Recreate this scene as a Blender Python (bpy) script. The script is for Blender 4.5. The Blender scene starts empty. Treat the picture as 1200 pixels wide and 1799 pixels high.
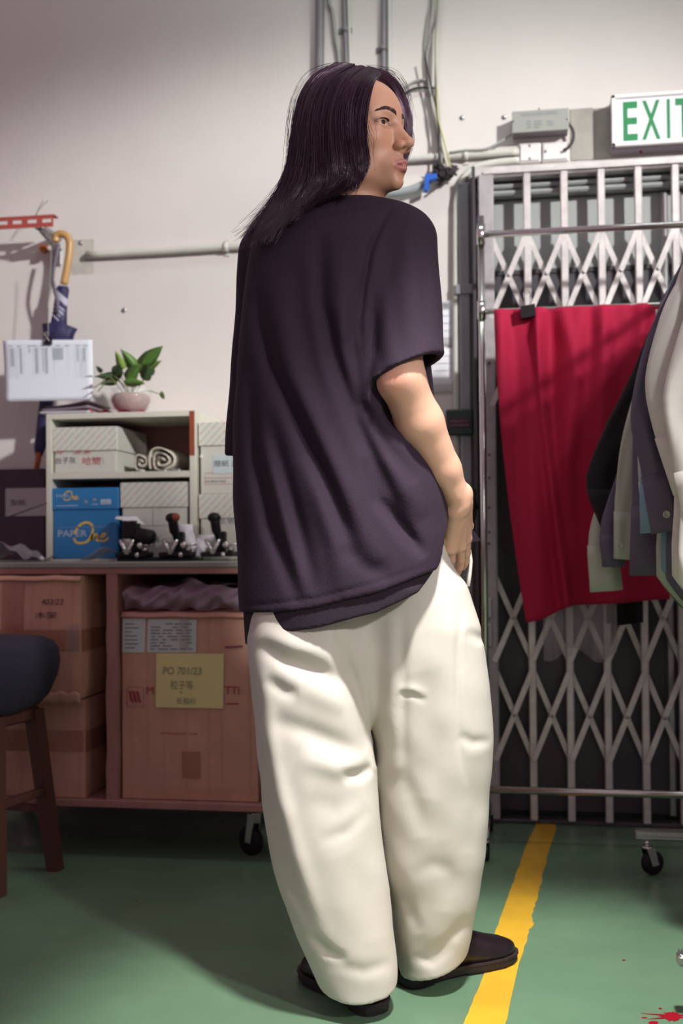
import bpy, bmesh, math, random
import numpy as np
from mathutils import Vector, Matrix
random.seed(7)
np.random.seed(7)
SC = bpy.context.scene
COL = SC.collection
PI = math.pi
R = math.radians

# ------------------------------------------------------------------ camera
F, CX, CY = 2000.0, 600.0, 899.5
CH = 0.85
YAW, PITCH, ROLL = R(9.26), R(1.53), -0.0076
CAMROT = Matrix.Rotation(YAW, 3, 'Z') @ Matrix.Rotation(PI / 2 + PITCH, 3, 'X') @ Matrix.Rotation(ROLL, 3, 'Z')
cam = bpy.data.cameras.new('camera')
cam.sensor_fit = 'HORIZONTAL'
cam.sensor_width = 36
cam.lens = F / 1200 * 36
cam.clip_start = 0.05
cam.dof.use_dof = True
cam.dof.focus_distance = 2.12
cam.dof.aperture_fstop = 5.0
camo = bpy.data.objects.new('camera', cam)
camo.matrix_world = Matrix.Translation((0, 0, CH)) @ CAMROT.to_4x4()
COL.objects.link(camo)
SC.camera = camo
SC.view_settings.view_transform = 'Standard'
SC.view_settings.look = 'None'
SC.view_settings.gamma = 1
SC.view_settings.use_curve_mapping = False
SC.view_settings.exposure = 0.0
FWD = Vector((-math.sin(YAW), math.cos(YAW), 0))
RGT = Vector((math.cos(YAW), math.sin(YAW), 0))


def ray(px, py):
    return CAMROT @ Vector(((px - CX) / F, -(py - CY) / F, -1))


def Y(px, py, y):                       # pixel -> point on the plane y = const (parallel to the wall)
    r = ray(px, py)
    t = y / r.y
    return Vector((r.x * t, y, CH + r.z * t))


def Z(px, py, z=0.0):                   # pixel -> point at height z
    r = ray(px, py)
    t = (z - CH) / r.z
    return Vector((r.x * t, r.y * t, z))


def D(px, py, d):                       # pixel -> point at camera depth d
    r = ray(px, py)
    t = d / (r @ FWD)
    return Vector((r.x * t, r.y * t, CH + r.z * t))


def K(x, d, z):                         # right / away / up seen from the photographer -> world
    p = RGT * x + FWD * d
    return Vector((p.x, p.y, z))


# ------------------------------------------------------------------ light
def lin(c):
    c = c / 255
    return c / 12.92 if c <= 0.04045 else ((c + 0.055) / 1.055) ** 2.4


def rgb(r, g, b):
    return (lin(r), lin(g), lin(b), 1)


world = bpy.data.worlds.new('world')
SC.world = world
world.use_nodes = True
bg = world.node_tree.nodes['Background']
bg.inputs[0].default_value = (1.0, 0.68, 0.82, 1)
bg.inputs[1].default_value = 0.32


def aim(o, target):
    d = Vector(target) - o.location
    o.rotation_euler = d.to_track_quat('-Z', 'Y').to_euler()


def spot(name, loc, target, power, angle, blend, radius, color, sx=1, sy=1):
    l = bpy.data.lights.new(name, 'SPOT')
    l.energy = power
    l.spot_size = R(angle)
    l.spot_blend = blend
    l.shadow_soft_size = radius
    l.color = color
    o = bpy.data.objects.new(name, l)
    o.location = loc
    aim(o, target)
    o.scale = (sx, sy, 1)
    COL.objects.link(o)
    return o


def area(name, loc, target, power, w, h, color, spread=180):
    l = bpy.data.lights.new(name, 'AREA')
    l.shape = 'RECTANGLE'
    l.size = w
    l.size_y = h
    l.energy = power
    l.color = color
    l.spread = R(spread)
    o = bpy.data.objects.new(name, l)
    o.location = loc
    aim(o, target)
    COL.objects.link(o)
    return o


# strobe from the right that washes the upper part of the back wall
spot('wall_strobe', K(3.0, -1.0, 3.4), K(-0.05, 3.45, 1.77), 1520, 34, 0.85, 0.12, (1, 0.99, 0.965), 1, 0.50)
# added unseen spot right of the photographer, narrowed to light the man alone
spot('figure_fill_spot', K(1.45, -0.15, 1.95), K(0.17, 2.12, 0.84), 142, 40, 0.50, 0.08, (1, 0.97, 0.92), 0.64, 1)
# added unseen spot overhead, brightens only the floor in front of him
spot('floor_fill_spot', K(0.45, 1.05, 3.0), K(0.35, 1.72, 0), 600, 39, 0.55, 0.10, (1, 0.98, 0.94))
# weak fill added right of the photographer to lift the clothes rack
area('rack_fill_area', K(0.55, -0.4, 1.35), K(0.85, 2.5, 1.1), 0.5, 0.6, 0.8, (0.90, 1, 0.90), 48)
# extra narrow spot put in to brighten the rack shirts
spot('rack_fill_spot', K(0.80, -0.5, 2.1), K(0.88, 2.4, 1.36), 150, 18, 1.0, 0.08, (1, 0.99, 0.95), 0.8, 1)
# fluorescent tube under the ceiling along the back wall
area('ceiling_tube', K(0.45, 2.7, 3.3), K(0.45, 3.6, 2.5), 9, 1.5, 0.12, (0.80, 1, 0.88))


# ------------------------------------------------------------------ materials
MATS = {}


def mat(name, col, rough=0.6, metal=0.0, noise=0.0, nscale=30.0, bump=0.0, bscale=120.0, spec=0.5, coat=0.0, trans=0.0, alpha=1.0, col2=None, emit=0.0, sheen=0.0, stretch=(1, 1, 1)):
    if name in MATS:
        return MATS[name]
    m = bpy.data.materials.new(name)
    m.use_nodes = True
    nt = m.node_tree
    N = nt.nodes
    L = nt.links
    b = N['Principled BSDF']
    b.inputs['Base Color'].default_value = col
    b.inputs['Roughness'].default_value = rough
    b.inputs['Metallic'].default_value = metal
    b.inputs['Specular IOR Level'].default_value = spec
    b.inputs['Coat Weight'].default_value = coat
    b.inputs['Transmission Weight'].default_value = trans
    b.inputs['Alpha'].default_value = alpha
    b.inputs['Sheen Weight'].default_value = sheen
    if emit:
        b.inputs['Emission Color'].default_value = col
        b.inputs['Emission Strength'].default_value = emit
    tc = N.new('ShaderNodeTexCoord')
    mp = N.new('ShaderNodeMapping')
    mp.inputs['Scale'].default_value = stretch
    L.new(tc.outputs['Object'], mp.inputs[0])
    if noise:
        nz = N.new('ShaderNodeTexNoise')
        nz.inputs['Scale'].default_value = nscale
        nz.inputs['Detail'].default_value = 6
        nz.inputs['Roughness'].default_value = 0.65
        L.new(mp.outputs[0], nz.inputs['Vector'])
        mr = N.new('ShaderNodeMapRange')
        mr.inputs[1].default_value = 0.3
        mr.inputs[2].default_value = 0.7
        L.new(nz.outputs[0], mr.inputs[0])
        mx = N.new('ShaderNodeMix')
        mx.data_type = 'RGBA'
        L.new(mr.outputs[0], mx.inputs[0])
        c2 = col2 if col2 else tuple(c * (1 - noise) for c in col[:3]) + (1,)
        mx.inputs[6].default_value = c2
        mx.inputs[7].default_value = col
        L.new(mx.outputs[2], b.inputs['Base Color'])
    if bump:
        nb = N.new('ShaderNodeTexNoise')
        nb.inputs['Scale'].default_value = bscale
        nb.inputs['Detail'].default_value = 4
        L.new(mp.outputs[0], nb.inputs['Vector'])
        bp = N.new('ShaderNodeBump')
        bp.inputs['Strength'].default_value = bump
        bp.inputs['Distance'].default_value = 0.004
        L.new(nb.outputs[0], bp.inputs['Height'])
        L.new(bp.outputs[0], b.inputs['Normal'])
    MATS[name] = m
    return m


def principled(m):
    return m.node_tree.nodes['Principled BSDF']


# ------------------------------------------------------------------ mesh helpers
class MB:
    def __init__(s):
        s.v = []
        s.f = []
        s.mi = []
        s.sm = []

    def add(s, verts, faces, mi=0, sm=False):
        o = len(s.v)
        s.v.extend([Vector(p) for p in verts])
        for f in faces:
            s.f.append([i + o for i in f])
            s.mi.append(mi)
            s.sm.append(sm)
        return s

    def obox(s, c, ax, ay, az, bev=0.0, mi=0):
        c = Vector(c)
        ax, ay, az = Vector(ax), Vector(ay), Vector(az)
        if bev <= 0:
            vs = [c + ax * i + ay * j + az * k for i in (-1, 1) for j in (-1, 1) for k in (-1, 1)]
            return s.add(vs, [(0, 1, 3, 2), (4, 6, 7, 5), (0, 4, 5, 1), (2, 3, 7, 6), (0, 2, 6, 4), (1, 5, 7, 3)], mi)
        lx, ly, lz = ax.length, ay.length, az.length
        bev = min(bev, lx * .9, ly * .9, lz * .9)
        rx, ry, rz = 1 - bev / lx, 1 - bev / ly, 1 - bev / lz
        vs, idx = [], {}
        for i in (-1, 1):
            for j in (-1, 1):
                for k in (-1, 1):
                    idx[i, j, k] = len(vs)
                    vs += [c + ax * i + ay * j * ry + az * k * rz, c + ax * i * rx + ay * j + az * k * rz, c + ax * i * rx + ay * j * ry + az * k]
        fs = []
        for i in (-1, 1):
            fs.append([idx[i, j, k] for j, k in ((-1, -1), (1, -1), (1, 1), (-1, 1))])
            fs.append([idx[j, i, k] + 1 for j, k in ((-1, -1), (1, -1), (1, 1), (-1, 1))])
            fs.append([idx[j, k, i] + 2 for j, k in ((-1, -1), (1, -1), (1, 1), (-1, 1))])
        for i in (-1, 1):
            for j in (-1, 1):
                fs.append([idx[i, j, -1], idx[i, j, 1], idx[i, j, 1] + 1, idx[i, j, -1] + 1])
                fs.append([idx[i, -1, j], idx[i, 1, j], idx[i, 1, j] + 2, idx[i, -1, j] + 2])
                fs.append([idx[-1, i, j] + 1, idx[1, i, j] + 1, idx[1, i, j] + 2, idx[-1, i, j] + 2])
        for q in idx.values():
            fs.append([q, q + 1, q + 2])
        return s.add(vs, fs, mi)

    def box(s, lo, hi, bev=0.0, mi=0):
        lo, hi = Vector(lo), Vector(hi)
        c = (lo + hi) / 2
        h = (hi - lo) / 2
        return s.obox(c, (abs(h.x), 0, 0), (0, abs(h.y), 0), (0, 0, abs(h.z)), bev, mi)

    def bar(s, a, b, w, t, up=(0, -1, 0), bev=0.0, mi=0):
        a, b = Vector(a), Vector(b)
        z = b - a
        u = Vector(up)
        x = z.cross(u).normalized()
        y = x.cross(z).normalized()
        return s.obox((a + b) / 2, x * w / 2, y * t / 2, z / 2, bev, mi)

    def tube(s, path, r, n=8, caps=True, mi=0, sm=True):
        path = [Vector(p) for p in path]
        m = len(path)
        rr = r if isinstance(r, (list, tuple)) else [r] * m
        tan = [(path[min(i + 1, m - 1)] - path[max(i - 1, 0)]).normalized() for i in range(m)]
        u = tan[0].orthogonal().normalized()
        vs = []
        for i in range(m):
            u = (u - tan[i] * u.dot(tan[i])).normalized()
            w = tan[i].cross(u)
            for k in range(n):
                a = 2 * PI * k / n
                vs.append(path[i] + (u * math.cos(a) + w * math.sin(a)) * rr[i])
        fs = [(i * n + k, i * n + (k + 1) % n, (i + 1) * n + (k + 1) % n, (i + 1) * n + k) for i in range(m - 1) for k in range(n)]
        s.add(vs, fs, mi, sm)
        if caps:
            o = len(s.v) - m * n
            s.f.append([o + k for k in range(n)][::-1])
            s.f.append([o + (m - 1) * n + k for k in range(n)])
            s.mi += [mi, mi]
            s.sm += [False, False]
        return s

    def rings(s, rings, mi=0, sm=True, caps=True, closed=True):
        n = len(rings[0])
        vs = [p for r in rings for p in r]
        e = n if closed else n - 1
        fs = [(i * n + k, i * n + (k + 1) % n, (i + 1) * n + (k + 1) % n, (i + 1) * n + k) for i in range(len(rings) - 1) for k in range(e)]
        if caps:
            fs.append(list(range(n))[::-1])
            fs.append([(len(rings) - 1) * n + k for k in range(n)])
        return s.add(vs, fs, mi, sm)

    def lathe(s, c, prof, n=20, axis=(0, 0, 1), mi=0, sm=True, caps=True):
        c = Vector(c)
        a = Vector(axis).normalized()
        u = a.orthogonal().normalized()
        w = a.cross(u)
        return s.rings([[c + a * h + (u * math.cos(2 * PI * k / n) + w * math.sin(2 * PI * k / n)) * max(r, 1e-4) for k in range(n)] for r, h in prof], mi, sm, caps)

    def prism(s, pts, vec, mi=0):
        n = len(pts)
        vec = Vector(vec)
        vs = [Vector(p) for p in pts] + [Vector(p) + vec for p in pts]
        fs = [list(range(n))[::-1], [n + k for k in range(n)]] + [(k, (k + 1) % n, n + (k + 1) % n, n + k) for k in range(n)]
        return s.add(vs, fs, mi)

    def ball(s, c, r, n=12, m=8, mi=0, sc=(1, 1, 1)):
        c = Vector(c)
        rg = []
        for i in range(m + 1):
            t = PI * i / m
            q = max(math.sin(t), 0.02)
            rg.append([c + Vector((sc[0] * r * q * math.cos(2 * PI * k / n), sc[1] * r * q * math.sin(2 * PI * k / n), -sc[2] * r * math.cos(t))) for k in range(n)])
        return s.rings(rg, mi)

    def grid(s, fn, nu, nv, mi=0, sm=True):
        vs = [fn(i / nu, j / nv) for i in range(nu + 1) for j in range(nv + 1)]
        fs = [(i * (nv + 1) + j, (i + 1) * (nv + 1) + j, (i + 1) * (nv + 1) + j + 1, i * (nv + 1) + j + 1) for i in range(nu) for j in range(nv)]
        return s.add(vs, fs, mi, sm)

    def sheet(s, fn, nu, nv, th, mi=0, sm=True):      # a thin closed sheet: fn gives the front, th its thickness vector
        th = Vector(th)
        base = [[Vector(fn(i / nu, j / nv)) for j in range(nv + 1)] for i in range(nu + 1)]
        rg = []
        a = [[p for p in row] + [p + th for p in row[::-1]] for row in base]
        return s.rings(a, mi, sm, True)

    def build(s, name, mats, parent=None, base=None, recalc=True):
        me = bpy.data.meshes.new(name)
        off = Vector((0, 0, 0))
        if parent is not None:
            off = world_loc(parent)
            if base is not None:
                off = Vector(base)
        elif base is not None:
            off = Vector(base)
        me.from_pydata([tuple(p - off) for p in s.v], [], s.f)
        if recalc:
            bm = bmesh.new()
            bm.from_mesh(me)
            bmesh.ops.recalc_face_normals(bm, faces=bm.faces)
            bm.to_mesh(me)
            bm.free()
        for i, p in enumerate(me.polygons):
            p.use_smooth = s.sm[i]
            p.material_index = s.mi[i]
        if not isinstance(mats, (list, tuple)):
            mats = [mats]
        for m in mats:
            me.materials.append(m)
        return link(name, me, parent, off)


def world_loc(o):
    p = Vector(o.location)
    while o.parent is not None:
        o = o.parent
        p += Vector(o.location)
    return p


def link(name, me, parent=None, loc=(0, 0, 0)):
    o = bpy.data.objects.new(name, me)
    COL.objects.link(o)
    if parent is not None:
        o.parent = parent
        o.location = Vector(loc) - world_loc(parent)
    else:
        o.location = loc
    return o


def tag(o, label=None, cat=None, group=None, kind=None):
    if label:
        o['label'] = label
    if cat:
        o['category'] = cat
    if group:
        o['group'] = group
    if kind:
        o['kind'] = kind
    return o


def thing(name, label, cat, loc, group=None):
    o = bpy.data.objects.new(name, None)
    o.empty_display_size = 0.05
    o.location = loc
    COL.objects.link(o)
    return tag(o, label, cat, group)


def curve(pts, n=8):                     # Catmull-Rom through the points
    pts = [Vector(p) for p in pts]
    P = [pts[0] * 2 - pts[1]] + pts + [pts[-1] * 2 - pts[-2]]
    out = []
    for i in range(1, len(P) - 2):
        a, b, c, d = P[i - 1:i + 3]
        for k in range(n):
            t = k / n
            out.append(0.5 * ((2 * b) + (c - a) * t + (2 * a - 5 * b + 4 * c - d) * t * t + (3 * b - a - 3 * c + d) * t ** 3))
    out.append(pts[-1])
    return out


def text(body, p0, height, m, parent, name='lettering', right=(1, 0, 0), up=(0, 0, 1), width=None, shear=0.0, depth=0.0004, bold=0.0):
    c = bpy.data.curves.new('t', 'FONT')
    c.body = body
    c.size = 1.0
    c.shear = shear
    c.offset = bold
    c.resolution_u = 3
    o = bpy.data.objects.new('t', c)
    me = bpy.data.meshes.new_from_object(o)
    bpy.data.objects.remove(o)
    bpy.data.curves.remove(c)
    if not me.vertices:
        return None
    xs = [v.co.x for v in me.vertices]
    ys = [v.co.y for v in me.vertices]
    h = max(ys) - min(ys)
    w = max(xs) - min(xs)
    sy = height / h
    sx = (width / w) if width else sy
    rt, u = Vector(right).normalized(), Vector(up).normalized()
    nrm = rt.cross(u)
    x0, y0 = min(xs), min(ys)
    off = world_loc(parent)
    p0 = Vector(p0)
    for v in me.vertices:
        v.co = p0 + rt * ((v.co.x - x0) * sx) + u * ((v.co.y - y0) * sy) + nrm * depth - off
    me.materials.clear()
    me.materials.append(m)
    me.name = name
    return link(name, me, parent, off)


def strokes(lines, w, m, parent, name='handwriting', nrm=(0, -1, 0), depth=0.0006):   # thin pen strokes on a surface
    mb = MB()
    nr = Vector(nrm)
    for ln in lines:
        ln = [Vector(p) + nr * depth for p in ln]
        n = len(ln)
        L, R_ = [], []
        for i in range(n):
            d = (ln[min(i + 1, n - 1)] - ln[max(i - 1, 0)]).normalized()
            s = d.cross(nr).normalized() * w / 2
            L.append(ln[i] + s)
            R_.append(ln[i] - s)
        mb.add(L + R_, [(i, n + i, n + i + 1, i + 1) for i in range(n - 1)])
    return mb.build(name, m, parent, recalc=False)

# ------------------------------------------------------------------ materials of the place
WALLP = mat('wall_paint', rgb(214, 208, 204), 0.75, noise=0.10, nscale=1.6, bump=0.10, bscale=9)
CEMENT = mat('cement', rgb(172, 168, 160), 0.9, noise=0.35, nscale=7, bump=0.4, bscale=60)
PIPEW = mat('painted_pipe', rgb(200, 200, 192), 0.5, noise=0.12, nscale=14)
PIPEG = mat('grey_pipe', rgb(128, 124, 128), 0.5, noise=0.2, nscale=10)
CABLE = mat('cable_grey', rgb(150, 152, 146), 0.6)
CABLED = mat('cable_dark', rgb(45, 38, 42), 0.6)
GATE = mat('gate_steel', rgb(224, 218, 216), 0.42, 0.35, noise=0.3, nscale=22, bump=0.1, bscale=80)
GATED = mat('gate_paint', rgb(176, 170, 172), 0.5, 0.1, noise=0.25, nscale=30, bump=0.1, bscale=60)
CHROME = mat('chrome', rgb(215, 215, 212), 0.16, 1.0)
STEEL = mat('steel', rgb(170, 168, 168), 0.35, 0.9)
BLACKP = mat('black_plastic', rgb(22, 17, 21), 0.5, spec=.3)
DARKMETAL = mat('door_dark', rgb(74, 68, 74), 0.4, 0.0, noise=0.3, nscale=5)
DOORG = mat('door_grey', rgb(160, 164, 162), 0.45, noise=0.1, nscale=6)
GREYBOX = mat('grey_box', rgb(150, 152, 146), 0.5)
WHITEP = mat('white_plastic', rgb(226, 224, 222), 0.4)
EXITW = mat('exit_face', rgb(232, 232, 240), 0.35)
GREEN = mat('exit_green', rgb(20, 128, 72), 0.5)
INK = mat('ink_dark', rgb(52, 52, 60), 0.7)
INKG = mat('ink_grey', rgb(120, 128, 132), 0.7)
INKR = mat('ink_red', rgb(178, 48, 62), 0.7)
PAPER = mat('paper', rgb(226, 226, 232), 0.75)
BLUET = mat('blue_tape', rgb(32, 92, 190), 0.5)


def floor_material():
    m = mat('floor_paint', rgb(104, 136, 108), 0.32, noise=0.16, nscale=3.0, bump=0.05, bscale=40)
    N, L = m.node_tree.nodes, m.node_tree.links
    b = principled(m)
    tc = N.new('ShaderNodeTexCoord')
    src = b.inputs['Base Color'].links[0].from_socket
    # worn scratches
    mp = N.new('ShaderNodeMapping')
    mp.inputs['Scale'].default_value = (9, 40, 1)
    mp.inputs['Rotation'].default_value = (0, 0, 0.25)
    L.new(tc.outputs['Object'], mp.inputs[0])
    nz = N.new('ShaderNodeTexNoise')
    nz.inputs['Scale'].default_value = 2.2
    nz.inputs['Detail'].default_value = 8
    nz.inputs['Roughness'].default_value = 0.7
    L.new(mp.outputs[0], nz.inputs['Vector'])
    mr = N.new('ShaderNodeMapRange')
    mr.inputs[1].default_value = 0.66
    mr.inputs[2].default_value = 0.74
    L.new(nz.outputs[0], mr.inputs[0])
    mx = N.new('ShaderNodeMix')
    mx.data_type = 'RGBA'
    mul = N.new('ShaderNodeMath')
    mul.operation = 'MULTIPLY'
    mul.inputs[1].default_value = 0.55
    L.new(mr.outputs[0], mul.inputs[0])
    L.new(mul.outputs[0], mx.inputs[0])
    L.new(src, mx.inputs[6])
    mx.inputs[7].default_value = rgb(70, 88, 74)
    L.new(mx.outputs[2], b.inputs['Base Color'])
    n2 = N.new('ShaderNodeTexNoise')
    n2.inputs['Scale'].default_value = 5
    n2.inputs['Detail'].default_value = 5
    L.new(tc.outputs['Object'], n2.inputs['Vector'])
    r2 = N.new('ShaderNodeMapRange')
    r2.inputs[1].default_value = 0.3
    r2.inputs[2].default_value = 0.7
    r2.inputs[3].default_value = 0.24
    r2.inputs[4].default_value = 0.5
    L.new(n2.outputs[0], r2.inputs[0])
    L.new(r2.outputs[0], b.inputs['Roughness'])
    return m


FLOORM = floor_material()
YELLOW = mat('yellow_paint', rgb(226, 178, 52), 0.4, noise=0.22, nscale=9, bump=0.05, bscale=60)
REDPAINT = mat('red_paint', rgb(150, 16, 34), 0.35)

# ------------------------------------------------------------------ structure
WY, GY = 3.56, 3.50
XL = Y(838, 900, GY).x
XR = XL + 1.18
ZT = Y(838, 300, GY).z - 0.01
b = MB()
b.box((-4.2, -2.5, -0.1), (3.6, 4.2, 0))
floor = tag(b.build('floor', FLOORM), 'green painted concrete floor with scuffs and scratches', None, kind='structure')
b = MB()
b.box((-4.2, WY, 0), (XL, WY + 0.15, 3.2))
b.box((XL, WY, ZT), (XR, WY + 0.15, 3.2))
b.box((XR, WY, 0), (3.6, WY + 0.15, 3.2))
wall = tag(b.build('wall_back', WALLP), 'white painted back wall with stains and pipes', None, kind='structure')

b = MB()
rng = random.Random(3)
lp = [(428, 2715), (620, 2258), (806, 1815), (822, 1780), (838, 1742), (852, 1706), (869, 1643), (881, 1605), (895, 1567), (904, 1543), (912, 1521), (925, 1484), (939, 1455), (941, 1443)]
rp = [(977, 1443), (976, 1455), (964, 1496), (955, 1532), (948, 1560), (946, 1570), (940, 1592), (933, 1612), (938, 1626), (930, 1634), (928, 1645), (915, 1681), (903, 1730), (890, 1790), (884, 1815), (778, 2258), (667, 2715)]


def densify(pts, k, j):
    out = []
    for p, q in zip(pts, pts[1:]):
        for i in range(k):
            t = i / k
            out.append((p[0] + (q[0] - p[0]) * t + rng.uniform(-j, j), p[1] + (q[1] - p[1]) * t))
    return out + [pts[-1]]


b.prism([Z(x, y, 0.0006) for x, y in densify(lp, 4, 1.2) + densify(rp, 4, 1.6)], (0, 0, 0.0006))
tag(b.build('painted_stripe', YELLOW, floor), 'yellow painted line with ragged edges')
b = MB()
c0 = (1182, 1786)
pts = []
for k in range(40):
    a = 2 * PI * k / 40
    r = 12 + 5 * rng.random()
    e = 0
    if k in (18, 20, 22, 1, 38, 25):
        e = (34, 12, 46, 26, 30, 12)[(18, 20, 22, 1, 38, 25).index(k)]
    pts.append((c0[0] + math.cos(a) * (r + e), c0[1] + 0.55 * math.sin(a) * (r + e * .4)))
b.prism([Z(x, y, 0.0004) for x, y in pts], (0, 0, 0.0006))
for x, y, w, h in ((1148, 1797, 9, 3), (1160, 1772, 3, 1.2), (1096, 1687, 3.2, 1.1), (1132, 1788, 5, 1)):
    b.prism([Z(x + w * math.cos(2 * PI * k / 10), y + h * math.sin(2 * PI * k / 10), 0.0004) for k in range(10)], (0, 0, 0.0006))
tag(b.build('paint_splatter', REDPAINT, floor), 'dried splash of red paint')

# cement patch over the gate
b = MB()
p, q = Y(1003, 283, WY), Y(1110, 185, WY)
b.box((p.x, WY - 0.004, p.z), (Y(1043, 200, WY).x - .001, WY + 0.01, q.z), 0.001)
b.box((Y(1044, 200, WY).x, WY - 0.007, p.z), (Y(1330, 200, WY).x, WY + 0.01, q.z - .004), 0.001)
b.build('cement_patch', CEMENT, wall)
# unpainted square at the end of the left pipe
p, q = Y(126, 482, WY), Y(165, 420, WY)
b = MB()
b.box((p.x, WY - 0.0012, p.z), (q.x, WY + 0.01, q.z))
b.build('patched_plaster', mat('patch_paint', rgb(192, 188, 180), 0.8, noise=0.2, nscale=20), wall)
b = MB()
for x, y in ((812, 207), (886, 206), (142, 427), (218, 545)):
    b.lathe(Y(x, y, WY) + Vector((0, .004, 0)), [(0.008, 0), (0.008, 0.007), (0.005, 0.009)], 10, (0, -1, 0))
b.build('wall_plug', STEEL, wall)

# door behind the gate
dz = Y(900, 476, WY).z
dh = Y(900, 352, WY).z
door = tag(thing('door_1', 'dark steel door with pale grey upper panel behind the folding gate', None, ((XL + XR) / 2, WY + .03, 0)), kind='structure')
b = MB()
b.box((XL, WY + .0, dz), (XR, WY + .07, dh), 0.003)
b.build('upper_panel', DOORG, door)
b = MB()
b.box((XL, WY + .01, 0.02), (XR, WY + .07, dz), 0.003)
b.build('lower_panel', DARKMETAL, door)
for k in range(3):
    z0 = dh + (ZT - dh) * k / 3
    b = MB()
    b.box((XL, GY + .012 + .006 * (k % 2), z0 + .004), (XR, WY + .07, z0 + (ZT - dh) / 3 - .004), 0.006)
    b.build('shutter_slat', DOORG, door)
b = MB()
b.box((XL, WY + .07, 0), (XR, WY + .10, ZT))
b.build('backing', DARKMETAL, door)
for xx in (1163, 1187):
    b = MB()
    x0 = Y(xx, 600, WY).x
    b.box((x0, WY - .012, 0.02), (x0 + .022, WY + .03, dh), 0.004)
    b.build('door_post', STEEL, door)
b = MB()
b.box((XL, WY + .005, dz - .012), (XR, WY + .03, dz + .012), .003)
b.build('door_rail', DARKMETAL, door)

# steel door jamb left of the gate
b = MB()
x0, x1 = Y(808, 600, WY).x, Y(829, 600, WY).x
b.box((x0, WY - .03, 0), (x1, WY, Y(815, 325, WY).z), 0.006)
jz = Y(815, 512, WY).z
b.box((x0 - .012, WY - .036, jz - .016), (x1 + .008, WY - .002, jz + .016), 0.003)
tag(b.build('trim_1', mat('jamb_paint', rgb(150, 154, 160), 0.25, 0.2, noise=0.15, nscale=12, bump=0.25, bscale=30)), 'glossy grey steel door jamb beside the gate', None, kind='structure')

# ------------------------------------------------------------------ folding gate
gate = thing('folding_gate', 'pale steel concertina security gate with crossed straps across the doorway', 'gate', (XL + .3, GY, 0))
gt = Y(838, 297, GY).z
gb = 0.012
b = MB()
b.box((XL, GY - .02, Y(838, 316, GY).z), (XR, GY + .045, gt), 0.005)
b.build('top_rail', GATE, gate)
b = MB()
b.box((XL + .03, GY - .028, Y(838, 312, GY).z), (XR, GY - .018, Y(838, 309, GY).z + .004), 0.001)
b.build('rail_lip', GATE, gate)
b = MB()
b.box((XL, GY - .01, 0), (XR, GY + .04, gb), 0.003)
b.build('floor_track', DARKMETAL, gate)
b = MB()
xs0, xs1 = Y(844, 700, GY).x, Y(871, 700, GY).x
b.box((xs0, GY - .026, gb), (xs1, GY + .02, Y(838, 311, GY).z), 0.004)
stile = b.build('stile', GATED, gate)
b = MB()
b.box((XL - .004, GY - .03, 0), (XL + .006, GY + .05, gt), 0.002)
b.build('side_channel', DARKMETAL, gate)
b = MB()
for py in (640, 800, 840, 892, 935, 955, 1060, 1084):
    c = Y(860, py, GY) + Vector((0, -.024, 0))
    b = MB()
    b.lathe(c, [(0.004, 0), (0.004, .005), (.002, .006)], 8, (0, -1, 0))
    b.build('rivet', DARKMETAL, stile)
b = MB()
c = Y(858, 1068, GY)
b.box(c + Vector((-.012, -.034, -.03)), c + Vector((.012, -.024, .03)), 0.003)
c = Y(858, 1115, GY)
b.box(c + Vector((-.013, -.034, -.035)), c + Vector((.013, -.024, .035)), 0.003)
b.build('lock_plate', STEEL, stile)
# lock body on the outer side of the stile
b = MB()
p = Y(832, 885, GY)
b.box(p + Vector((-.02, -.03, -.05)), p + Vector((.018, .02, .05)), 0.008)
b.tube([p + Vector((0, -.03, .03)), p + Vector((0, -.055, .03)), p + Vector((.012, -.06, -.02))], .007)
b.build('lock_body', BLACKP, gate)
barx = [Y(931 + 65.3 * k, 800, GY).x for k in range(9)]
cols = [(xs0 + xs1) / 2] + barx
for k, x in enumerate(barx):
    b = MB()
    b.box((x - .011, GY - .022, gb), (x + .011, GY - .002, Y(838, 309, GY).z), 0.003)
    o = b.build('bar', GATE, gate)
bz = [Y(1000, p_, GY).z for p_ in (407, 558, 562, 712, 1008, 1162, 1176, 1336)]
mesh_a = {}
for k in range(len(cols) - 1):
    xa, xb = cols[k] + (.012 if k == 0 else 0), cols[k + 1]
    for u in range(0, 8, 2):
        zt_, zb_ = bz[u], bz[u + 1]
        b = MB()
        b.bar((xa, GY + .004, zt_), (xb, GY + .004, zb_), .017, .004, bev=.001)
        b.build('strap', GATE, gate)
        b = MB()
        b.bar((xa, GY - .025, zb_), (xb, GY - .025, zt_), .017, .004, bev=.001)
        s_ = b.build('strap', GATE, gate)
        b = MB()
        b.lathe(((xa + xb) / 2, GY - .026, (zt_ + zb_) / 2), [(.006, -.034), (.006, .003), (.003, .005)], 8, (0, -1, 0))
        b.build('rivet', STEEL, s_)

# ------------------------------------------------------------------ signs, boxes, pipes on the right part of the wall
e0, e1 = Y(1075, 258, WY - .075), Y(1275, 168, WY - .075)
e1.z = Y(1075, 167, WY - .075).z
ex = thing('exit_sign', 'white box sign with green EXIT lettering above the folding gate', 'sign', ((e0.x + e1.x) / 2, WY, e0.z))
b = MB()
b.box((e0.x, WY - .062, e0.z - .004), (e1.x, WY, e1.z), 0.004)
b.build('housing', mat('exit_housing', rgb(150, 140, 150), .5), ex)
b = MB()
fr = .012
for lo, hi in (((e0.x, e0.z), (e1.x, e0.z + fr)), ((e0.x, e1.z - fr), (e1.x, e1.z)), ((e0.x, e0.z), (e0.x + fr, e1.z)), ((e1.x - fr, e0.z), (e1.x, e1.z))):
    b.box((lo[0], WY - .077, lo[1]), (hi[0], WY - .062, hi[1]), .002)
b.build('rim', WHITEP, ex)
b = MB()
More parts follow.
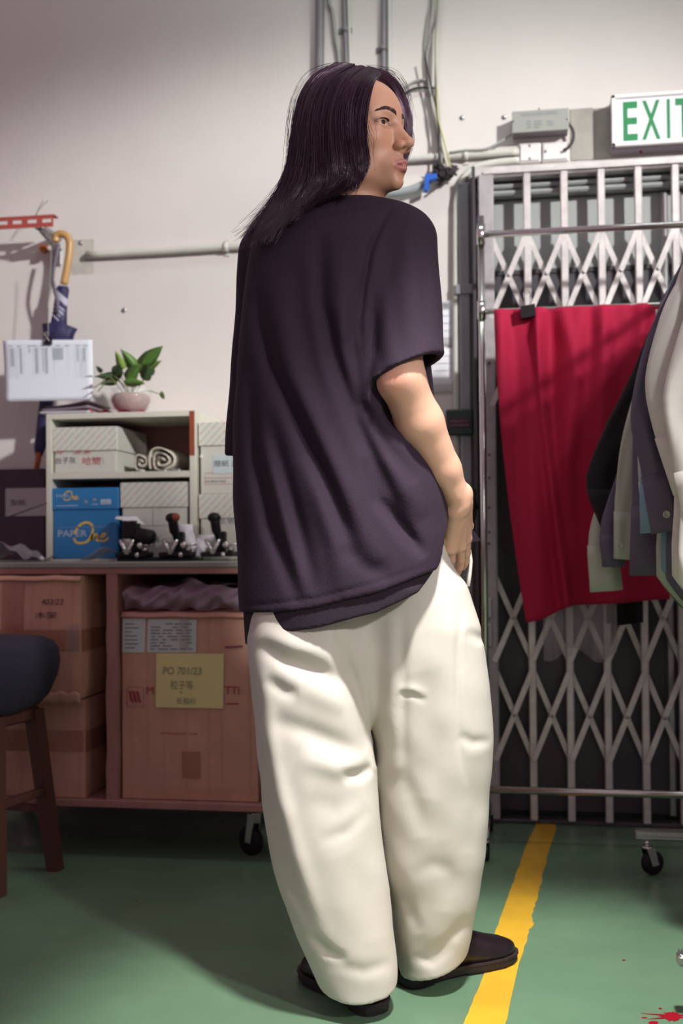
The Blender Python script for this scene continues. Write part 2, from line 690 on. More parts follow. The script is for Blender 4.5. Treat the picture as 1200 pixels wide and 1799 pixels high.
b.box((e0.x + fr, WY - .072, e0.z + fr), (e1.x - fr, WY - .062, e1.z - fr))
face = b.build('face', EXITW, ex)
yy = WY - .072
for ch, xa, xb in (('E', 1095, 1121), ('X', 1128, 1161), ('I', 1172, 1178), ('T', 1187, 1216)):
    pa, pb, pt = Y(xa, 246, yy), Y(xb, 246, yy), Y(xa, 178, yy)
    pa.z = Y(1100, 248, yy).z
    text(ch, pa, Y(1100, 179, yy).z - pa.z, GREEN, face, width=pb.x - pa.x, bold=0.02)
b = MB()
c = Y(1128, 263, WY - .06)
b.lathe((c.x, WY - .03, e0.z - .002), [(.005, 0), (.005, .006), (.003, .008)], 10, (0, 0, -1))
b.build('test_lamp', mat('lamp_red', rgb(150, 20, 40), .3), ex)

g0, g1 = Y(901, 233, WY - .06), Y(998, 191, WY - .06)
cb = thing('control_box', 'grey metal control box with faint printed lines left of the exit sign', 'box', ((g0.x + g1.x) / 2, WY, g0.z))
b = MB()
b.box((g0.x, WY - .06, g0.z), (g1.x, WY, g1.z), .002)
body = b.build('body', mat('control_side', rgb(128, 118, 124), .5), cb)
b = MB()
b.box((g0.x - .002, WY - .0625, g0.z - .002), (g1.x + .002, WY - .06, g1.z + .002), .001)
lid = b.build('lid', GREYBOX, cb)
yy = WY - .0626
text('DOOR ACCESS CONTROL', Y(915, 205, yy), .010, INKG, lid, width=Y(982, 205, yy).x - Y(915, 205, yy).x)
for r_, (xa, w_) in enumerate(((925, 8), (938, 14), (961, 10), (925, 8), (938, 14), (961, 12), (925, 8), (938, 10))):
    row = 0 if r_ < 3 else (1 if r_ < 6 else 2)
    pa = Y(xa, 214 + 5 * row, yy)
    strokes([[pa, pa + Vector((w_ * .0017, 0, 0))]], .0035, INKG, lid, name='print_line')
b = MB()
for xx, yy_ in ((902, 212), (997, 208), (947, 190)):
    b.lathe(Y(xx, yy_ + 1, WY - .062), [(.003, 0), (.003, .003), (.001, .004)], 8, (0, -1, 0))
b.build('screw', STEEL, lid)

for k, (xa, xb, lab) in enumerate(((912, 950, 'white square blank switch plate at the end of the two pipes'), (952, 999, 'white square junction plate with cable loop under the control box'))):
    p, q = Y(xa, 286 - k * 2, WY - .02), Y(xb, 250 - k * 2, WY - .02)
    t = thing('switch_plate', lab, 'switch plate', ((p.x + q.x) / 2, WY, p.z), 'wall plates beside the gate')
    b = MB()
    b.box((p.x, WY - .02, p.z), (q.x, WY, q.z), .003)
    b.build('back_box', WHITEP, t)
    b = MB()
    b.box((p.x + .004, WY - .025, p.z + .004), (q.x - .004, WY - .02, q.z - .004), .002)
    pl = b.build('cover', WHITEP, t)
    b = MB()
    cs = [Vector(((p.x + q.x) / 2, WY - .025, p.z + .010)), Vector(((p.x + q.x) / 2, WY - .025, q.z - .010))] if k == 0 else [Vector((p.x + .012, WY - .025, (p.z + q.z) / 2)), Vector((q.x - .012, WY - .025, (p.z + q.z) / 2))]
    for c in cs:
        b.lathe(c, [(.0045, 0), (.0045, .002), (.002, .003)], 8, (0, -1, 0))
    b.build('screw', STEEL, pl)


def pipe(name, pts, r, m, label, cat, y=None, group=None, n=10, smooth=6, clips=()):
    y = WY - r - .004 if y is None else y
    P = [Y(p_[0], p_[1], y) for p_ in pts]
    if len(P) > 2:
        P = curve(P, smooth)
    b = MB()
    b.tube(P, r, n)
    o = tag(b.build(name, m, base=P[0]), label, cat, group)
    for cx, cy in clips:
        c = Y(cx, cy, y)
        b = MB()
        v = (P[-1] - P[0]).normalized()
        b.tube([c - v * .008, c + v * .008], r + .003, n)
        side = v.cross(Vector((0, 1, 0))).normalized()
        b.obox(c + Vector((0, r + .002, 0)), side * (r + .014), v * .008, (0, .002, 0))
        b.build('clip', m, o)
    return o


pipe('wall_pipe', [(152, 448), (300, 440), (470, 429), (640, 420)], .0125, PIPEW, 'long white pipe running level behind the man at shoulder height', 'pipe', clips=((397, 434),))
pipe('wall_pipe', [(912, 266), (830, 272), (690, 281)], .012, PIPEW, 'straight white pipe into the switch plate beside the gate', 'pipe', clips=((818, 273),))
pipe('wall_pipe', [(912, 281), (862, 287), (832, 296), (812, 318), (803, 350), (801, 400), (801, 600), (803, 900), (806, 1250), (808, 1440)], .011, PIPEW, 'white pipe bending down from the switch plate along the jamb', 'pipe', smooth=8)
pipe('wall_pipe', [(562, -330), (562, -30), (562, 60), (560, 260), (560, 425)], .014, PIPEG, 'thick dark grey pipe dropping behind the man\'s head', 'pipe')
pipe('wall_pipe', [(604, -330), (604, -30), (608, 100), (612, 260), (613, 415)], .0075, PIPEG, 'thin grey pipe second from the left above the man\'s head', 'pipe', clips=((606, 52),))
pipe('wall_pipe', [(612, -330), (612, -30), (615, 100), (618, 260), (619, 415)], .005, PIPEW, 'thinnest pale pipe in the group above the man\'s head', 'pipe')
pipe('wall_pipe', [(674, -330), (674, -30), (674, 100), (674, 260), (674, 275)], .0085, PIPEG, 'grey pipe of the close pair above the man\'s forehead', 'pipe', clips=((673, 85),))
pipe('wall_pipe', [(684, -330), (684, -30), (684, 100), (684, 260), (684, 275)], .006, PIPEW, 'pale pipe of the close pair above the man\'s forehead', 'pipe')
pipe('hanging_cable', [(577, -330), (577, -30), (584, 20), (590, 70), (596, 110), (602, 240), (606, 338)], .006, CABLE, 'wavy grey cable hanging between the pipes above the head', 'cable')
bundle = [
    ([(758, -330), (758, -30), (752, 30), (747, 80), (750, 130), (757, 180), (768, 230), (775, 295)], .0035, CABLE),
    ([(764, -330), (764, -30), (764, 30), (756, 70), (750, 100), (754, 150), (764, 215), (778, 298)], .0035, CABLE),
    ([(765, -330), (765, -30), (767, 60), (766, 140), (768, 200), (776, 250), (788, 300)], .005, mat('cable_cream', rgb(190, 188, 170), .6)),
    ([(770, -330), (770, -30), (765, 80), (768, 160), (774, 230), (776, 290)], .003, CABLE),
    ([(747, 100), (755, 140), (762, 170), (770, 210), (771, 260), (770, 300)], .003, CABLED),
    ([(768, 150), (770, 205), (782, 255), (793, 300)], .0028, mat('cable_yellow', rgb(180, 178, 130), .6)),
]
for k, (pts, r_, m_) in enumerate(bundle):
    pipe('hanging_cable', pts, r_, m_, ('outermost left cable of the tangled bundle down the wall', 'second cable of the tangled bundle, swinging left and back', 'thick cream cable in the bundle down the wall', 'thin straight cable in the middle of the bundle', 'dark cable in the lower part of the bundle', 'yellowish cable fanning out above the cable knot')[k], 'cable', WY - .008 - .0085 * k, 'cables bundled down the wall')
pipe('hanging_cable', [(750, 140), (730, 143), (714, 152), (700, 164)], .004, CABLE, 'upper grey cable branching left to the man\'s hair', 'cable')
pipe('hanging_cable', [(768, 155), (742, 154), (722, 158), (702, 172)], .004, CABLED, 'lower dark cable branching left to the man\'s hair', 'cable', WY - .014)
pipe('hanging_cable', [(898, 236), (878, 250), (852, 262), (818, 264), (790, 268)], .004, CABLE, 'grey cable sagging from the control box to the cable knot', 'cable', WY - .03)
pipe('hanging_cable', [(996, 214), (1006, 228), (1007, 244), (1000, 258), (990, 264)], .0045, CABLED, 'short dark cable looping from control box to plate', 'cable', WY - .035)
pipe('corrugated_hose', [(800, 300), (776, 306), (752, 320), (720, 334), (680, 340), (600, 344)], .013, mat('hose_grey', rgb(150, 158, 160), .5), 'grey flexible hose curving behind the man\'s chin', 'hose', WY - .03)
# knot of cable ends
b = MB()
rk = random.Random(5)
c = Y(780, 304, WY - .04)
for k in range(34):
    P = [c + Vector((rk.gauss(0, .016), rk.uniform(-.02, .02), rk.gauss(0, .013))) for _ in range(5)]
    b.tube(curve(P, 3), rk.uniform(.002, .0045), 5)
tag(b.build('cable_knot', CABLED, base=c), 'dark tangled knot of cable ends beside the gate corner', 'cable knot', kind='stuff')
b = MB()
p = Y(750, 322, WY - .046)
b.obox(p, (.007, 0, .001), (0, .016, 0), (.003, 0, .026), .002)
b.obox(p + Vector((.014, 0, .014)), (.018, 0, .003), (0, .015, 0), (0, 0, .009), .002)
tag(b.build('tape_wrap', BLUET, base=p), 'strip of bright blue tape round the grey hose', 'tape')

# paper notices left of the pipe
for k, (xa, ya, xb, yb, lab) in enumerate(((745, 690, 800, 612, 'lower white paper notice on the wall beside the sleeve'), (745, 608, 800, 528, 'upper white paper notice on the wall beside the sleeve'))):
    p, q = Y(xa, ya, WY - .003), Y(xb, yb, WY - .003)
    b = MB()
    b.sheet(lambda u, v: Vector((p.x + (q.x - p.x) * u, WY - .004 - .004 * math.sin(PI * u) * v, p.z + (q.z - p.z) * v)), 6, 4, (0, .001, 0))
    o = tag(b.build('paper_notice', PAPER, base=p), lab, 'notice')
    ln = []
    for j in range(5):
        zz = p.z + (q.z - p.z) * (.15 + .17 * j)
        ln.append([Vector((p.x + .03, WY - .010, zz)), Vector((q.x - .012, WY - .008, zz))])
    strokes(ln, .0012, INKG, o, name='print_line')

# dark green door release unit on the jamb
p, q = Y(783, 765, WY - .06), Y(831, 718, WY - .06)
t = thing('door_release', 'small dark green wall unit with red lettering beside the forearm', 'wall unit', ((p.x + q.x) / 2, WY - .03, p.z))
DG = mat('unit_green', rgb(34, 52, 50), .4)
b = MB()
b.box((p.x, WY - .06, p.z), (q.x, WY - .03, q.z), .005)
bd = b.build('body', DG, t)
b = MB()
b.box((p.x + .01, WY - .03, p.z + .01), (q.x - .01, WY - .003, q.z - .01), .002)
b.build('mount', BLACKP, t)
b = MB()
b.box((p.x + .009, WY - .062, p.z + .022), (q.x - .009, WY - .06, q.z - .028), .001)
pn = b.build('panel', mat('unit_panel', rgb(46, 22, 34), .4), t)
LR = mat('unit_text', rgb(170, 100, 120), .5)
text('EMERGENCY', Vector((p.x + .013, WY - .062, q.z - .040)), .006, LR, pn, width=q.x - p.x - .026)
text('DOOR RELEASE', Vector((p.x + .013, WY - .062, q.z - .0525)), .006, LR, pn, width=q.x - p.x - .026)

# ------------------------------------------------------------------ chrome rack in front of the gate
RY = 3.25


def caster(parent, c, r=.026, ax=(1, 0, 0)):       # c = top of the stem; wheel touches the floor
    c = Vector(c)
    ax = Vector(ax).normalized()
    side = Vector((-ax.y, ax.x, 0))
    b = MB()
    b.tube([c, c + Vector((0, 0, -.016))], .007, 8)
    b.lathe(c + Vector((0, 0, -.016)), [(.014, 0), (.014, .006), (.008, .008)], 12, (0, 0, -1))
    hub = Vector((c.x, c.y, r)) + side * .016
    for s_ in (-1, 1):
        b.prism([c + ax * s_ * .013 + side * -.010 + Vector((0, 0, -.020)), c + ax * s_ * .013 + side * .014 + Vector((0, 0, -.020)), hub + ax * s_ * .013 + side * .010 + Vector((0, 0, -.004)), hub + ax * s_ * .013 + side * -.010 + Vector((0, 0, -.006))], ax * s_ * .002)
    st = b.build('caster_fork', CHROME, parent)
    b = MB()
    b.lathe(hub - ax * .011, [(r * .5, -.001), (r * .85, 0), (r, .004), (r, .018), (r * .85, .022), (r * .5, .023)], 22, ax)
    b.build('caster_wheel', BLACKP, st)


r1 = thing('garment_rack', 'chrome garment rack standing in front of the gate with red cloth', 'rack', (Y(848, 700, RY).x, RY, 0))
px_ = Y(848, 700, RY).x
pr_ = px_ + 1.5
ztop, zmid, zbot = Y(870, 411, RY).z, Y(870, 547, RY).z, Y(1000, 1391, RY).z
for x in (px_, pr_):
    b = MB()
    b.tube([(x, RY, .062), (x, RY, Y(848, 380, RY).z)], .0095, 12)
    pp = b.build('post', CHROME, r1)
    for za_, zb_ in ((ztop - .03, ztop + .03), (zmid - .022, zmid + .03)):
        b = MB()
        b.tube([(x, RY, za_), (x, RY, zb_)], .0125, 12)
        b.build('joint', CHROME, pp)
    b = MB()
    b.tube([(x, RY - .21, .075), (x, RY + .14, .075)], .011, 12)
    ft = b.build('foot', CHROME, r1)
    caster(ft, (x, RY - .19, .075))
    caster(ft, (x, RY + .12, .075))
for z, r_ in ((ztop, .0095), (zmid, .0075), (zbot, .0105)):
    b = MB()
    b.tube([(px_, RY, z), (pr_, RY, z)], r_, 12)
    b.build('crossbar', CHROME, r1)

# red cloth over the middle bar
REDC = mat('red_cloth', rgb(172, 8, 58), .85, noise=.06, nscale=40, bump=.15, bscale=500, sheen=.0)
xl, xr = Y(868, 545, RY).x, Y(1168, 545, RY).x
zlo_l, zlo_m, zlo_r = Y(905, 1092, RY).z, Y(960, 1068, RY).z, Y(1100, 1060, RY).z


def cloth(u, v):                        # u along the bar, v: 0 back hem, .3 bar top, 1 front hem
    x = xl + (xr - xl) * u
    if v < .28:
        t = 1 - v / .28
        z = zmid + .011 - .5 * t
        y = RY + .013 + .02 * t + .010 * math.sin(16 * u + 1) * t
        return Vector((x + .03 * t, y, z))
    t = (v - .28) / .72
    zl = np.interp(u, [0, .12, .3, .5, 1], [zlo_l, zlo_l + .01, zlo_m + .005, zlo_m + .012, zlo_r + .012])
    z = (zmid + .012) + (zl - zmid - .012) * t
    sway = .055 * t ** 1.6 * (1 - u) ** 1.3 + .025 * t * t * (1 - u)
    f = .010 * math.sin(31 * u + 4 * t) * (1 - t) ** .6
    f += .016 * math.sin(11 * u + .8) * (.35 + .65 * t)
    f += .036 * math.exp(-((u - .25 - .05 * t) / .032) ** 2) * (.4 + .6 * t)
    f += .010 * math.exp(-((u - .55 + .30 * t) / .05) ** 2) * math.exp(-((t - .3) / .25) ** 2)
    f += .009 * math.exp(-((u - .42 - .22 * t) / .04) ** 2) * math.exp(-((t - .2) / .2) ** 2)
    f += .008 * math.sin(52 * u) * math.exp(-t * 9)
    return Vector((x + sway, RY - .014 - .018 * min(1, t * 5) - 1.5 * f * min(1, .25 + t * 8), z))


b = MB()
b.sheet(cloth, 110, 90, (0, .0015, 0))
tag(b.build('red_cloth', REDC, base=(xl, RY, zmid)), 'length of crimson cloth hung over the chrome rack bar before the gate', 'cloth')
p = Y(927, 545, RY - .05)
t = thing('binder_clip', 'black binder clip gripping the red cloth on the rack bar', 'clip', p)
b = MB()
b.prism([p + Vector((-.018, 0, -.022)), p + Vector((.022, 0, -.015)), p + Vector((.020, 0, .018)), p + Vector((-.020, 0, .012))], (0, .03, 0))
b.build('jaw', BLACKP, t)
for dy in (0, .03):
    b = MB()
    q = p + Vector((0, dy, .012))
    b.tube(curve([q + Vector((-.008, 0, 0)), q + Vector((-.007, 0, .025)), q + Vector((-.011, 0, .036)), q + Vector((0, 0, .044)), q + Vector((.011, 0, .036)), q + Vector((.007, 0, .025)), q + Vector((.008, 0, 0))], 4), .0015, 6)
    b.build('wire_handle', CHROME, t)

# plastic dust cover and black hem hanging behind the cloth
CLEAR = mat('clear_plastic', rgb(205, 195, 205), .25, trans=0.0, alpha=.30, bump=.8, bscale=25)
p, q = Y(955, 1150, RY + .06), Y(1082, 1000, RY + .06)
b = MB()
b.sheet(lambda u, v: Vector((p.x + (q.x - p.x) * u, RY + .06 + .012 * math.sin(23 * u) + .006 * math.sin(61 * u + 9 * v), p.z + (zmid - p.z) * v - .02 * (1 - v) * math.sin(9 * u + 1))), 50, 12, (0, .0012, 0))
tag(b.build('plastic_cover', CLEAR, base=p), 'crumpled clear plastic dust cover showing below the red cloth', 'plastic cover')
p, q = Y(1066, 1099, RY + .09), Y(1130, 1000, RY + .09)
b = MB()
b.sheet(lambda u, v: Vector((p.x + (q.x - p.x) * u, RY + .10 + .006 * math.sin(14 * u), p.z + (zmid - p.z) * v + .014 * (1 - v) * abs(u - .4))), 16, 6, (0, .004, 0))
tag(b.build('black_garment', mat('black_cloth', rgb(20, 15, 20), .9), base=p), 'hem of a black garment hanging below the red cloth', 'garment')

# ------------------------------------------------------------------ rolling rack with shirts
RX = .56
y0_, y1_ = 2.10, 3.00
r2 = thing('garment_rack', 'rolling garment rack full of shirts at the right edge', 'rack', (RX, 2.55, 0))
b = MB()
b.tube([(RX, y0_, 1.63), (RX, y1_, 1.63)], .0125, 12)
b.build('hanging_rail', CHROME, r2)
for y_ in (y0_, y1_):
    b = MB()
    b.tube([(RX, y_, .10), (RX, y_, 1.63)], .0125, 12)
    b.build('post', CHROME, r2)
zf = Y(1160, 1467, y1_).z
b = MB()
xa = Y(1115, 1467, y1_).x
b.box((xa, y1_ - .014, zf - .012), (2 * RX - xa, y1_ + .014, zf + .014), .004)
b.box((xa + .002, y1_ - .018, zf - .002), (2 * RX - xa, y1_ - .012, zf + .002), .001)
ft = b.build('foot', STEEL, r2)
caster(ft, (xa + .03, y1_, zf - .012), .030, (.5, -.85, 0))
caster(ft, (2 * RX - xa - .03, y1_, zf - .012), .030, (1, 0, 0))
q = D(1189, 1684, 2.05)
b = MB()
b.box((q.x + .0, q.y - .014, q.z - .010), (2 * RX - q.x, q.y + .014, q.z + .010), .004)
ft = b.build('foot', STEEL, r2)
b = MB()
for k in range(5):
    b.box((q.x + .004 + .005 * k, q.y - .015, q.z + .009), (q.x + .0065 + .005 * k, q.y + .015, q.z + .0125), .0005)
b.build('end_cap', STEEL, ft)
caster(ft, (q.x + .04 + .12, q.y, q.z - .01), .03, (1, 0, 0))
caster(ft, (2 * RX - q.x - .04, q.y, q.z - .01), .03, (1, 0, 0))
b = MB()
b.tube([(RX, q.y, .10), (RX, y0_, .10), (RX, y1_, .10)], .011, 10)
b.build('base_bar', STEEL, r2)


def fabric(name, c, r_=.8):
    return mat(name, c, r_, noise=.05, nscale=60, bump=.08, bscale=420)


WHITEF, CREAMF = fabric('white_shirting', rgb(222, 219, 212)), fabric('cream_shirting', rgb(188, 192, 176))
SLATEF, LBLUEF, BLACKF = fabric('slate_shirting', rgb(96, 88, 108)), fabric('light_blue_shirting', rgb(128, 164, 184)), fabric('black_shirting', rgb(24, 18, 24))
BUTTON = mat('button', rgb(190, 190, 175), .4)
# (y, material, sleeve centreline px, half width px, label, hem py at side)
shirts = [
    (2.26, WHITEF, [(1244, 520), (1228, 600), (1210, 700), (1224, 800), (1246, 930)], [30, 38, 44, 42, 40], 'white shirt nearest the camera on the rolling rack', .60),
    (2.36, WHITEF, [(1206, 505), (1188, 562), (1168, 663), (1180, 740), (1214, 856)], [20, 28, 33, 34, 32], 'white shirt second from the front of the rolling rack', .61),
    (2.46, SLATEF, [(1184, 525), (1150, 620), (1133, 730), (1150, 812), (1172, 928)], [14, 20, 24, 25, 27], 'slate shirt with a pale cuff button on the rolling rack', .60),
    (2.55, LBLUEF, [(1182, 520), (1158, 620), (1147, 730), (1146, 830), (1155, 930)], [12, 16, 18, 20, 28], 'light blue shirt on the rolling rack', .62),
    (2.64, CREAMF, [(1180, 525), (1150, 620), (1140, 730), (1142, 830), (1150, 900)], [12, 16, 18, 20, 20], 'cream shirt behind the light blue one on the rolling rack', .60),
    (2.72, SLATEF, [(1172, 540), (1142, 640), (1134, 740), (1140, 860), (1146, 1003)], [12, 16, 20, 28, 37], 'slate shirt in the middle of the rolling rack', .62),
    (2.80, CREAMF, [(1166, 560), (1134, 680), (1112, 780), (1104, 880), (1097, 978)], [10, 16, 20, 23, 17], 'cream shirt with long buttoned cuff before the purple-grey one', .62),
    (2.87, SLATEF, [(1162, 590), (1134, 720), (1108, 825), (1080, 925), (1079, 993)], [10, 16, 20, 24, 19], 'purple-grey shirt just in front of the black one', .64),
    (2.92, BLACKF, [(1163, 556), (1130, 660), (1100, 750), (1062, 843), (1064, 922)], [9, 20, 34, 32, 9], 'black shirt with pointed sleeve against the red cloth', .72),
    (2.965, CREAMF, [(1160, 600), (1120, 740), (1085, 850), (1060, 940), (1066, 1034)], [10, 16, 20, 24, 27], 'pale shirt hanging last behind the black sleeve', .70),
]
rs = random.Random(11)
for i, (yc, m_, cl, hw, lab, zh) in enumerate(shirts):
    t = thing('hanging_shirt', lab, 'shirt', (RX, yc, 1.45), 'shirts on the rolling rack')
    b = MB()                              # hanger
    b.tube(curve([(RX - .0165, yc, 1.634), (RX - .010, yc, 1.644), (RX, yc, 1.648), (RX + .0165, yc, 1.634), (RX + .014, yc, 1.605), (RX, yc, 1.59), (RX, yc, 1.52)], 4), .002, 6)
    b.tube(curve([(RX - .19, yc, 1.415), (RX - .1, yc, 1.472), (RX, yc, 1.52), (RX + .1, yc, 1.472), (RX + .19, yc, 1.415)], 4), .005, 6)
    b.build('hanger', STEEL, t)
    # body
    rg = []
    n = 48
    levels = [(1.52, .055), (1.495, .09), (1.465, .145), (1.435, .20), (1.40, .232), (1.35, .24), (1.3, .25), (1.1, .262), (.9, .27), (.75, .275), (.0, .275)]
    ph = rs.uniform(0, 6)
    tf = 1.0 if i < 6 else .55
    for li, (z, w) in enumerate(levels):
        ring = []
        for k in range(n):
            a = 2 * PI * k / n
            ca, sa = math.cos(a), math.sin(a)
            x = w * math.copysign(abs(ca) ** .9, ca)
            th = .018 + .020 * min(1, (1.52 - z) / .4)
            fold = .010 * math.sin(5 * a + ph + z * 2) * min(1, (1.52 - z) / .5)
            y = tf * (th + fold) * math.copysign(abs(sa) ** .8, sa)
            zz = z
            if li == len(levels) - 1:
                zz = zh + .17 * abs(ca) ** 2.2
            elif li == len(levels) - 2:
                zz = zh + .17 * abs(ca) ** 2.2 + .06
            ring.append(Vector((RX + x, yc + y, zz)))
        rg.append(ring)
    b = MB()
    b.rings(rg, caps=True)
    b.build('shirt_body', m_, t)
    b = MB()                              # collar
    b.rings([[Vector((RX + r_ * math.cos(2 * PI * k / 20), yc + .5 * r_ * math.sin(2 * PI * k / 20), z)) for k in range(20)] for r_, z in ((.058, 1.505), (.060, 1.545), (.066, 1.54), (.075, 1.50))], caps=False)
    b.build('collar', m_, t)
    # sleeves: left one follows the photographed line, the right one mirrors it
    d_ = Vector((RX - .2, yc, 0)) @ FWD
    P = [D(x, y, d_) for x, y in cl]
    P = [Vector((p_.x, yc - .012 * j / 4, p_.z)) for j, p_ in enumerate(P)]
    top = Vector((RX - .20, yc, 1.425))
    P = [top] + P
    hm = [.034] + [w * d_ / 2000 for w in hw]
    Pc = curve(P, 5)
    hc = np.interp(np.linspace(0, 1, len(Pc)), np.linspace(0, 1, len(hm)), hm)
    for side in (-1, 1):
        rg = []
        for j, p_ in enumerate(Pc):
            s_ = j / (len(Pc) - 1)
            tg = (Pc[min(j + 1, len(Pc) - 1)] - Pc[max(j - 1, 0)]).normalized()
            nx = Vector((tg.z, 0, -tg.x)).normalized()
            ring = []
            for k in range(24):
                a = 2 * PI * k / 24
                fold = .006 * math.sin(3 * a + 9 * s_ + ph) * (.3 + s_) + .004 * math.sin(5 * a - 14 * s_)
                q = p_ + nx * hc[j] * math.copysign(abs(math.cos(a)) ** .9, math.cos(a)) + Vector((0, 1, 0)) * tf * (.022 + .010 * s_ + fold) * math.sin(a)
                if side > 0:
                    q.x = 2 * RX - q.x
                ring.append(q)
            rg.append(ring)
        b = MB()
        b.rings(rg, caps=True)
        sl = b.build('sleeve', m_, t)
        # cuff band
        rc = []
        for j in (-5, -4, -2, -1):
            c = sum(rg[j], Vector((0, 0, 0))) / 24
            rc.append([c + (q - c) * 1.06 + (rg[-1][0] - rg[-2][0]) * (.25 if j == -1 else 0) for q in rg[j]])
        b = MB()
        b.rings(rc, caps=True)
        cf = b.build('cuff', m_, sl)
        if side < 0 and i in (2, 6):
            c = sum(rc[2], Vector((0, 0, 0))) / 24
            q = min(rc[2], key=lambda v: v.y)
            off = Vector((hc[-1] * (.0 if i == 2 else -.5), 0, 0))
            b = MB()
            b.lathe(Vector((c.x, q.y + .002, c.z)) + off, [(.0075, 0), (.0080, .003), (.006, .0045), (.0055, .003)], 16, (0, -1, 0))
            b.build('cuff_button', BUTTON, sl)

# ------------------------------------------------------------------ work table on castors
TY = 2.97
TZ = .80
PLY = mat('plywood', rgb(178, 130, 120), .7, noise=.25, nscale=14, bump=.1, bscale=60, stretch=(1, 1, .15))
LAMIN = mat('laminate', rgb(150, 152, 142), .5, noise=.15, nscale=12)
CARD = mat('cardboard', rgb(212, 162, 140), .85, noise=.16, nscale=9, bump=.12, bscale=14)
TAPEB = mat('brown_tape', rgb(180, 124, 102), .3, noise=.2, nscale=20, bump=.3, bscale=20)
TAPEC = mat('clear_tape', rgb(190, 170, 165), .12, alpha=.35, bump=.6, bscale=40)
CARDW = mat('white_card', rgb(196, 196, 186), .7)
tx0, tx1 = Y(-130, 1000, TY).x, Y(505, 1000, TY).x
table = thing('work_table', 'low plywood work table on castors packed with cartons below', 'table', ((tx0 + tx1) / 2, (TY + WY) / 2, 0))
b = MB()
b.box((tx0, TY, TZ - .010), (tx1, WY - .015, TZ), .002)
b.box((tx0, TY - .004, TZ - .014), (tx1, TY + .004, TZ), .002)
b.build('table_top', LAMIN, table)
b = MB()
b.box((tx0, TY + .002, TZ - .032), (tx1, WY - .015, TZ - .0105), .002)
b.build('top_underside', PLY, table)
bs1, bs0 = Y(250, 1408, TY).z, Y(250, 1421, TY).z
b = MB()
b.box((tx0, TY, bs0), (tx1, WY - .02, bs1), .002)
b.build('bottom_shelf', PLY, table)
dvx0, dvx1 = Y(186, 1200, TY).x, Y(207, 1200, TY).x
b = MB()
b.grid(lambda u, v: (0, 0, 0), 1, 1)
b.v, b.f, b.mi, b.sm = [], [], [], []
rr = random.Random(4)
L_, R_ = [], []
for k in range(15):
    z = bs1 + (TZ - .032 - bs1) * k / 14
    L_.append(Vector((dvx0 + rr.uniform(-.002, .002), TY + .004, z)))
    R_.append(Vector((dvx1 - .002 + rr.uniform(-.0015, .0015), TY + .004, z)))
b.prism(L_ + R_[::-1], (0, WY - .03 - TY, 0))
b.build('divider', PLY, table)
for x in (tx0, tx1 - .02):
    b = MB()
    b.box((x, TY + .003, bs1), (x + .02, WY - .02, TZ - .032), .002)
    b.build('side_panel', PLY, table)
b = MB()
b.box((tx0 + .02, WY - .03, bs1), (tx1 - .02, WY - .02, TZ - .032))
b.build('back_panel', mat('back_dark', rgb(70, 48, 46), .8), table)
for cx_, cy_ in ((tx0 + .1, TY + .08), (Y(447, 1450, TY + .06).x, TY + .07), (tx0 + .1, WY - .12), (tx1 - .1, WY - .12)):
    caster(table, (cx_, cy_, bs0), .040, (.5, .86, 0))


def carton(name, label, x0, x1, y0, y1, z0, z1, seed, bulge=.008, tilt=0.0, group='cardboard cartons under the table'):
    r_ = random.Random(seed)
    ph = [r_.uniform(0, 6) for _ in range(8)]
    cx_, cz_ = (x0 + x1) / 2, (z0 + z1) / 2
    W_, H_ = x1 - x0, z1 - z0

    def g(u, v, k):                  # outward displacement of a face
        e = (u * (1 - u) * v * (1 - v) * 16) ** .5
        return bulge * e + .003 * math.sin(7 * u + ph[k]) * math.sin(5 * v + ph[k + 1]) * e + .0016 * math.sin(23 * u + 6 * v + ph[k]) * e

    def front(u, v, off=0.0):
        s_ = tilt * v
        return Vector((x0 + W_ * u + s_, y0 - g(u, v, 0) - off, z0 + H_ * v - .004 * math.sin(PI * u) * (v > .99)))

    def rightf(u, v, off=0.0):
        return Vector((x1 + g(u, v, 2) + off + tilt * v, y0 + (y1 - y0) * u, z0 + H_ * v))

    t = thing(name, label, 'carton', (cx_, (y0 + y1) / 2, z0), group)
    b = MB()
    b.grid(front, 14, 14, sm=False)
    b.grid(rightf, 12, 14, sm=False)
    b.grid(lambda u, v: Vector((x0 - .25 * g(u, v, 4) + tilt * v, y0 + (y1 - y0) * u, z0 + H_ * v)), 6, 14, sm=False)
    b.grid(lambda u, v: Vector((x0 + W_ * u + tilt * v, y1, z0 + H_ * v)), 14, 14, sm=False)
    b.grid(lambda u, v: Vector((x0 + W_ * u + tilt, y0 + (y1 - y0) * v, z1 - .004 * math.sin(PI * u) * (v < .01))), 14, 12, sm=False)
    b.grid(lambda u, v: Vector((x0 + W_ * u, y0 + (y1 - y0) * v, z0)), 14, 6, sm=False)
    bm_o = b.build('box_body', CARD, t)
    # corrugation creases
    b = MB()
    for k in range(7):
        u = .08 + .84 * (k + r_.uniform(-.3, .3)) / 6
        b.rings([[front(u - .004, v, .0006), front(u, v, .0016), front(u + .004, v, .0006)] for v in np.linspace(.03, .97, 9)], caps=False, closed=False)
    b.build('crease', CARD, bm_o)
    # top flap edges
    b = MB()
    b.sheet(lambda u, v: Vector((x0 + W_ * u + tilt, y0 - .003 - .010 * v, z1 + .001 - .012 * v - .003 * abs(math.sin(9 * u + ph[3])))), 16, 2, (0, .004, .002))
    b.build('flap', CARD, bm_o)
    return t, bm_o, front, rightf


def patch(parent, name, fn, u0, u1, v0, v1, m, off=.002, skew=0.0, nu=8, nv=6):
    b = MB()
    b.grid(lambda u, v: fn(u0 + (u1 - u0) * u + skew * v, v0 + (v1 - v0) * v, off), nu, nv)
    return b.build(name, m, parent, recalc=True)


